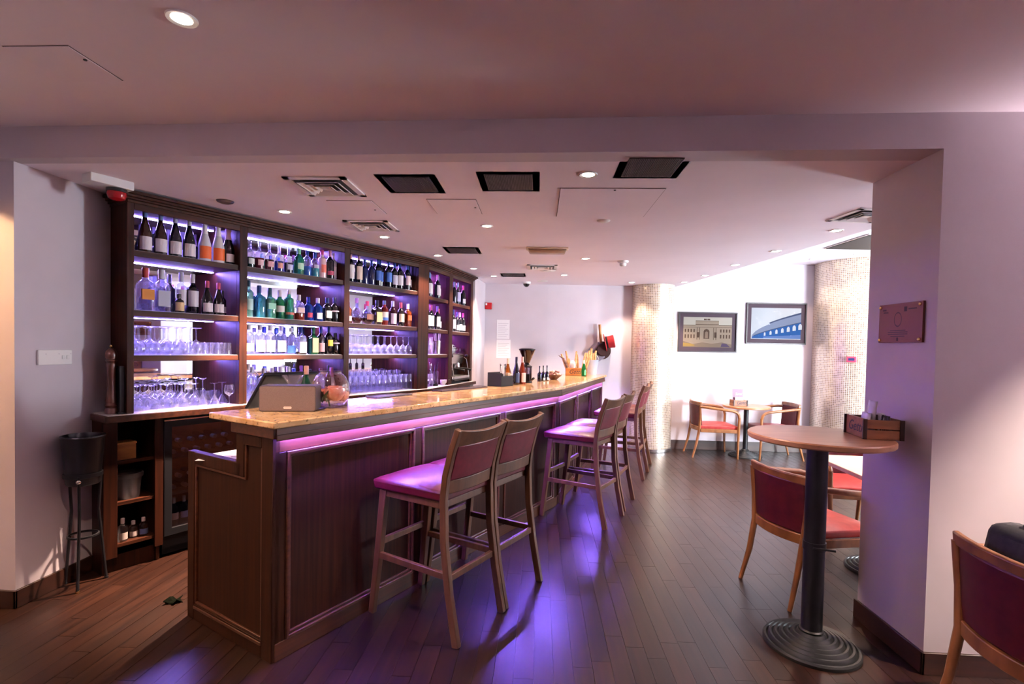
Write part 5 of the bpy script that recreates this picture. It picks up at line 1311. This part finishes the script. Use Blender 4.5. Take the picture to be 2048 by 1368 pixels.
# pale green curtain end beside the wide column
t = thing('curtain', 'pale green curtain end hanging between column and thick wall', 'curtain', (4.62, 6.75, 0), R(-36))
mb = MB(); n = 40; vs = []
for i in range(n + 1):
    x = -.20 + .40 * i / n; y = .03 * math.sin(i * .9)
    vs += [(x, y, .0), (x, y, 1.32 - .25 * (i / n)), ]
mb.add(vs, [(2 * i, 2 * i + 2, 2 * i + 3, 2 * i + 1) for i in range(n)])
o = mb.build('cloth', mat('pale_green', hexc('b8d0c4'), .6), t, smooth=60); o.modifiers.new('thick', 'SOLIDIFY').thickness = .004

# ================================================================ CEILING THINGS
def downlight(x, y, z, lab, power, col=WARM, blend=.55, size=R(95), glow=14.0, group='recessed downlights'):
    t = thing('downlight', lab, 'downlight', (x, y, z), 0, group)
    MB().lathe([(.034, -.003), (.048, -.006), (.050, -.002), (.050, 0.0)], 28).build('ring', M_white, t)
    MB().lathe([(0, -.0025), (.036, -.0025)], 24).build('lamp', emis('lamp_glow', (1.0, .86, .70), glow), t)
    d = bpy.data.lights.new('spot', 'SPOT'); d.energy = power; d.color = col; d.spot_size = size; d.spot_blend = blend; d.shadow_soft_size = .03
    o = bpy.data.objects.new('spot_light', d); C.objects.link(o); o.parent = t; o.location = (0, 0, -.02)
    return t
PW = 62
DL = [(-1.87, 3.62, 'downlight over the aisle nearest the wine bay', 750), (-1.39, 4.45, 'downlight over the aisle before the second bay', 70), (-.43, 4.01, 'downlight in the ceiling above the bar near the square panel', PW), (.25, 2.81, 'brightest ceiling downlight between the two right grilles', 60),
      (-1.09, 5.34, 'downlight above the third bay cornice', PW), (-.82, 6.21, 'downlight above the fifth bay cornice', PW), (.47, 5.43, 'downlight in the middle of the ceiling by the smoke detector', PW), (-.63, 6.85, 'downlight near the back wall above the call point', PW),
      (.31, 6.67, 'downlight near the dome camera', PW), (1.30, 7.32, 'downlight at the left of the first mosaic column', 34), (2.01, 7.22, 'downlight at the right of the first mosaic column', 60), (2.08, 6.56, 'downlight along ceiling edge, second from the column', PW),
      (2.14, 5.73, 'downlight along ceiling edge, third from the column', PW), (2.21, 4.92, 'downlight along ceiling edge, fourth from the column', PW), (2.28, 4.07, 'downlight along ceiling edge nearest the pillar', 90)]
for x, y, lab, p in DL: downlight(x, y, ZL, lab, p, size=R(66 if p > 200 else 95))
downlight(3.78, 7.28, ZH, 'downlight in the high ceiling above the amphitheatre picture', 14)
downlight(4.13, 6.87, ZH, 'downlight in the high ceiling before the wide column', 22)
downlight(-1.26, 1.72, ZF, 'downlight in the front ceiling at top left', 60, glow=60)
for x, y, lab, p in ((2.9, 1.75, 'front room downlight out of view at the right', 200), (1.2, -.6, 'front room downlight behind the camera at right', 115), (-1.3, -.8, 'front room downlight behind the camera at left', 40)): downlight(x, y, ZF, lab, p, SOFT, size=R(84))
# lobby lamp beyond the left doorway
t = thing('lobby_lamp', 'warm ceiling lamp in the lobby beyond the left doorway', 'lamp', (-3.6, 1.9, 2.6))
MB().lathe([(0, -.08), (.09, -.07), (.12, -.03), (.12, 0), (0, 0)], 28).build('shade', emis('lobby_glow', (1, .66, .34), 6), t)
d = bpy.data.lights.new('lobby', 'POINT'); d.energy = 40; d.color = (1, .58, .26); d.shadow_soft_size = .08
o = bpy.data.objects.new('lobby_light', d); C.objects.link(o); o.parent = t; o.location = (0, 0, -.14)

# fill uplighters added out of view to brighten the front room ceiling
def uplighter(lab, x, y, z, rz, power):
    t = thing('fill_uplighter', lab, 'lamp', (x, y, z), rz, 'added fill uplighters of the front room')
    MB().lathe([(.02, -.10), (.06, -.06), (.09, 0), (.085, 0), (.055, -.055), (0, -.09)], 28, (0, -.10, 0)).build('bowl', M_white, t); MB().box(-.02, .02, -.06, .0, -.08, -.04).build('bracket', M_steel, t)
    d = bpy.data.lights.new('uplight', 'SPOT'); d.energy = power; d.color = (1, .80, .84); d.spot_size = R(155); d.spot_blend = .8; d.shadow_soft_size = .06
    o = bpy.data.objects.new('uplight_light', d); C.objects.link(o); o.parent = t; o.location = (0, -.10, -.03); o.rotation_euler = (R(180 - 12), 0, 0)
uplighter('added fill uplighter on the right wall outside the view', 3.7, beam_y(3.7) - .02, 1.85, 0, 430)
uplighter('added fill uplighter on the left wall behind the camera', -2.965, -.4, 1.75, R(90), 300)
uplighter('added fill uplighter on the far right wall of the front room', 4.99, .2, 1.75, R(-90), 500)

def ceil_thing(name, lab, cat, x, y, z, group=None): return thing(name, lab, cat, (x, y, z), 0, group)
def grille(x, y, lab, w_=.175, m=M_white, n=30, hw=.135, z=ZL):
    t = ceil_thing('ceiling_grille', lab, 'grille', x, y, z, 'ceiling grilles')
    MB().ring(-w_, w_, -w_, w_, w_ - hw, -.010, 0).xf(Matrix.Rotation(R(90), 4, 'X') @ Matrix.Rotation(R(180), 4, 'X')).build('frame', m, t)
    MB().box(-hw, hw, -hw, hw, -.002, -.0005).build('dark_core', M_grille, t)
    g = MB()
    for k in range(n): a = -hw + 2 * hw * (k + .5) / n; g.box(a - .0012, a + .0012, -hw, hw, -.007, -.002)
    for k in range(n): a = -hw + 2 * hw * (k + .5) / n; g.box(-hw, hw, a - .0012, a + .0012, -.006, -.002)
    o = g.build('egg_crate_mesh', mat('grille_bars', (.075, .062, .06), .5), t, smooth=0); o['kind'] = 'stuff'
    return t
grille(-.775, 2.99, 'dark square ceiling grille, left of the three grilles'); grille(-.19, 2.945, 'dark square ceiling grille with cream frame, middle of three', m=M_cream); grille(.565, 2.70, 'dark square ceiling grille near the beam, right of three')
def diffuser(x, y, lab, w_=.175, z=ZL, rz=0):
    t = ceil_thing('air_diffuser', lab, 'vent', x, y, z, 'four way air diffusers'); t.rotation_euler = (0, 0, rz)
    MB().box(-w_ * .8, w_ * .8, -w_ * .8, w_ * .8, -.0012, -.0004).build('dark_core', M_grille, t)
    m = MB(); m.box(-w_, w_, -w_, -w_ * .8, -.008, 0); m.box(-w_, w_, w_ * .8, w_, -.008, 0); m.box(-w_, -w_ * .8, -w_, w_, -.008, 0); m.box(w_ * .8, w_, -w_, w_, -.008, 0)
    m.build('frame', M_white, t)
    for k in range(3):
        a = w_ * (.68 - .2 * k); b = a - w_ * .12; z0 = -.016; z1 = -.003
        mm = MB(); o4 = [(-a, -a, z0), (a, -a, z0), (a, a, z0), (-a, a, z0)]; i4 = [(-b, -b, z1), (b, -b, z1), (b, b, z1), (-b, b, z1)]
        mm.add(o4 + i4, [(q, (q + 1) % 4, 4 + (q + 1) % 4, 4 + q) for q in range(4)])
        oo = mm.build('louvre', M_white, t, smooth=0); oo.modifiers.new('thick', 'SOLIDIFY').thickness = .003
    MB().box(-w_ * .14, w_ * .14, -w_ * .14, w_ * .14, -.014, -.003).build('centre', M_white, t)
    return t
diffuser(-1.31, 3.04, 'white square air diffuser nearest the wine bay', .185); diffuser(-1.36, 4.03, 'white square air diffuser above the aisle, second back'); diffuser(.02, 6.03, 'white square air diffuser at the far end of the ceiling'); diffuser(2.22, 3.62, 'angled air diffuser beside the pillar', .17, rz=R(7))
grille(-.78, 5.05, 'flat ceiling grille above the third bay', .175, M_white, 24, .14); grille(-.36, 6.74, 'small flat ceiling grille near the back wall', .165, M_white, 24, .14)
t = thing('air_conditioner_grille', 'dark grille in the high ceiling before the wide column', 'grille', (3.78, 6.12, ZH), R(3))
MB().box(-.26, .36, -.40, .40, -.012, 0).build('frame', M_steel, t); MB().box(-.24, .34, -.38, .38, -.016, -.012).build('core', M_grille, t)
t = thing('bulkhead_lamp', 'oblong emergency lamp fixed to the middle of the ceiling', 'lamp', (.06, 4.88, ZL))
MB().box(-.20, .20, -.06, .06, -.016, 0).build('base', M_cream, t, bevel=.006)
MB().hexa([(-.165, -.04, -.055), (.165, -.04, -.055), (.165, .04, -.055), (-.165, .04, -.055)], [(-.185, -.052, -.016), (.185, -.052, -.016), (.185, .052, -.016), (-.185, .052, -.016)]).build('diffuser', thin_glass('lamp_cover', (.85, .72, .60), .2, .6), t, bevel=.006)
MB().tube([(-.15, 0, -.03), (.15, 0, -.03)], .010, 8).build('tube', M_white, t)
def access(x0, x1, y0, y1, z, lab, lock):
    t = thing('access_panel', lab, 'hatch', ((x0 + x1) / 2, (y0 + y1) / 2, z), 0, 'ceiling access hatches')
    a, b = (x1 - x0) / 2, (y1 - y0) / 2
    MB().box(-a, a, -b, b, -.004, 0).build('panel', M_ceil, t)
    g = MB(); e = .004
    for q in ((-a - e, -a, -b, b), (a, a + e, -b, b), (-a - e, a + e, -b - e, -b), (-a - e, a + e, b, b + e)): g.box(q[0], q[1], q[2], q[3], -.0012, 0)
    g.build('shadow_gap', mat('hatch_gap', (.16, .12, .13), .8), t)
    MB().cyl((lock[0] * a, lock[1] * b), .007, -.007, -.004, 10).build('lock', M_black, t)
access(-1.43, -1.13, 3.33, 3.66, ZL, 'small ceiling access hatch behind the first diffuser', (.7, .3)); access(-.75, -.43, 3.29, 3.65, ZL, 'small ceiling access hatch behind the left grille', (.85, 0)); access(.11, .725, 3.05, 3.70, ZL, 'large ceiling access hatch behind the right grille', (.05, -.93)); access(-2.08, -1.82, 1.87, 2.12, ZF, 'ceiling access hatch in the front ceiling at left', (.9, -.3))
o = MB().lathe([(0, -.012), (.03, -.012), (.045, -.006), (.05, 0)], 24).build('ceiling_disc', M_white, None, (.46, 3.82, ZL)); tag(o, 'flat round white sensor disc behind the large hatch', 'sensor')
t = thing('smoke_detector', 'white smoke detector on the right half of the ceiling', 'smoke detector', (.89, 5.56, ZL))
MB().lathe([(0, -.022), (.05, -.022), (.058, -.012), (.06, 0)], 24).build('base', M_white, t); MB().lathe([(0, -.058), (.022, -.058), (.034, -.048), (.036, -.03), (.03, -.022)], 24).build('head', M_white, t)
t = thing('dome_camera', 'small white dome camera at the back of the ceiling', 'camera', (-.20, 7.42, ZL))
MB().lathe([(0, -.03), (.055, -.03), (.062, -.018), (.062, 0)], 24).build('base', M_white, t); MB().sphere((0, 0, -.03), .046, 20, 8, (1, 1, 1), -1.0, 0.0).build('dome', mat('camera_dome', (.01, .01, .012), .1), t)
t = thing('ceiling_speaker', 'small round flush vent at the back of the ceiling', 'vent', (.09, 6.30, ZL)); MB().lathe([(0, -.006), (.09, -.006), (.10, 0)], 28).build('ring', M_white, t); MB().lathe([(0, -.010), (.05, -.010), (.055, -.006)], 24).build('cone', M_white, t)
o = MB().lathe([(0, -.006), (.07, -.006), (.08, 0)], 24).build('flush_vent', M_white, None, (.03, 7.30, ZL)); tag(o, 'round flush vent near the dome camera', 'vent')
t = thing('alarm_beacon', 'red domed alarm under a white box above the left end of shelving', 'alarm', (-2.57, 2.90, ZL), R(-26))
MB().box(-.055, .055, -.11, .11, -.05, 0).build('box', M_white, t, bevel=.004); MB().lathe([(0, -.05), (.052, -.05), (.052, -.068), (.045, -.07)], 24, (-.01, .045, 0)).build('base', M_black, t)
MB().lathe([(.048, -.07), (.05, -.085), (.042, -.108), (.022, -.118), (0, -.12)], 24, (-.01, .045, 0)).build('lens', mat('beacon_red', (.32, .008, .012), .15), t)
o = MB().lathe([(0, -.016), (.03, -.016), (.05, -.008), (.055, 0)], 24).build('ceiling_rose', M_dkwood, None, (-2.15, 3.36, ZL)); tag(o, 'dark round disc on the ceiling above the wine bay cornice', 'disc')

# a dark dropped leaf on the floor at the service gap
lf = MB(); vs = [(0, 0, .004)]
for k in range(12):
    a = 2 * PI * k / 12; r_ = .045 * (1 if k % 2 == 0 else .6); vs.append((r_ * math.cos(a) * 1.3, r_ * math.sin(a), .003 + .010 * (k % 3)))
lf.add(vs, [(0, 1 + k, 1 + (k + 1) % 12) for k in range(12)])
o = lf.build('dropped_leaf', mat('dark_leaf', hexc('0a0c08'), .9, spec=0), None, (-2.06, 2.76, 0)); o.modifiers.new('thick', 'SOLIDIFY').thickness = .003
tag(o, 'small dark crumpled leaf on the floor by the bar end', 'leaf')
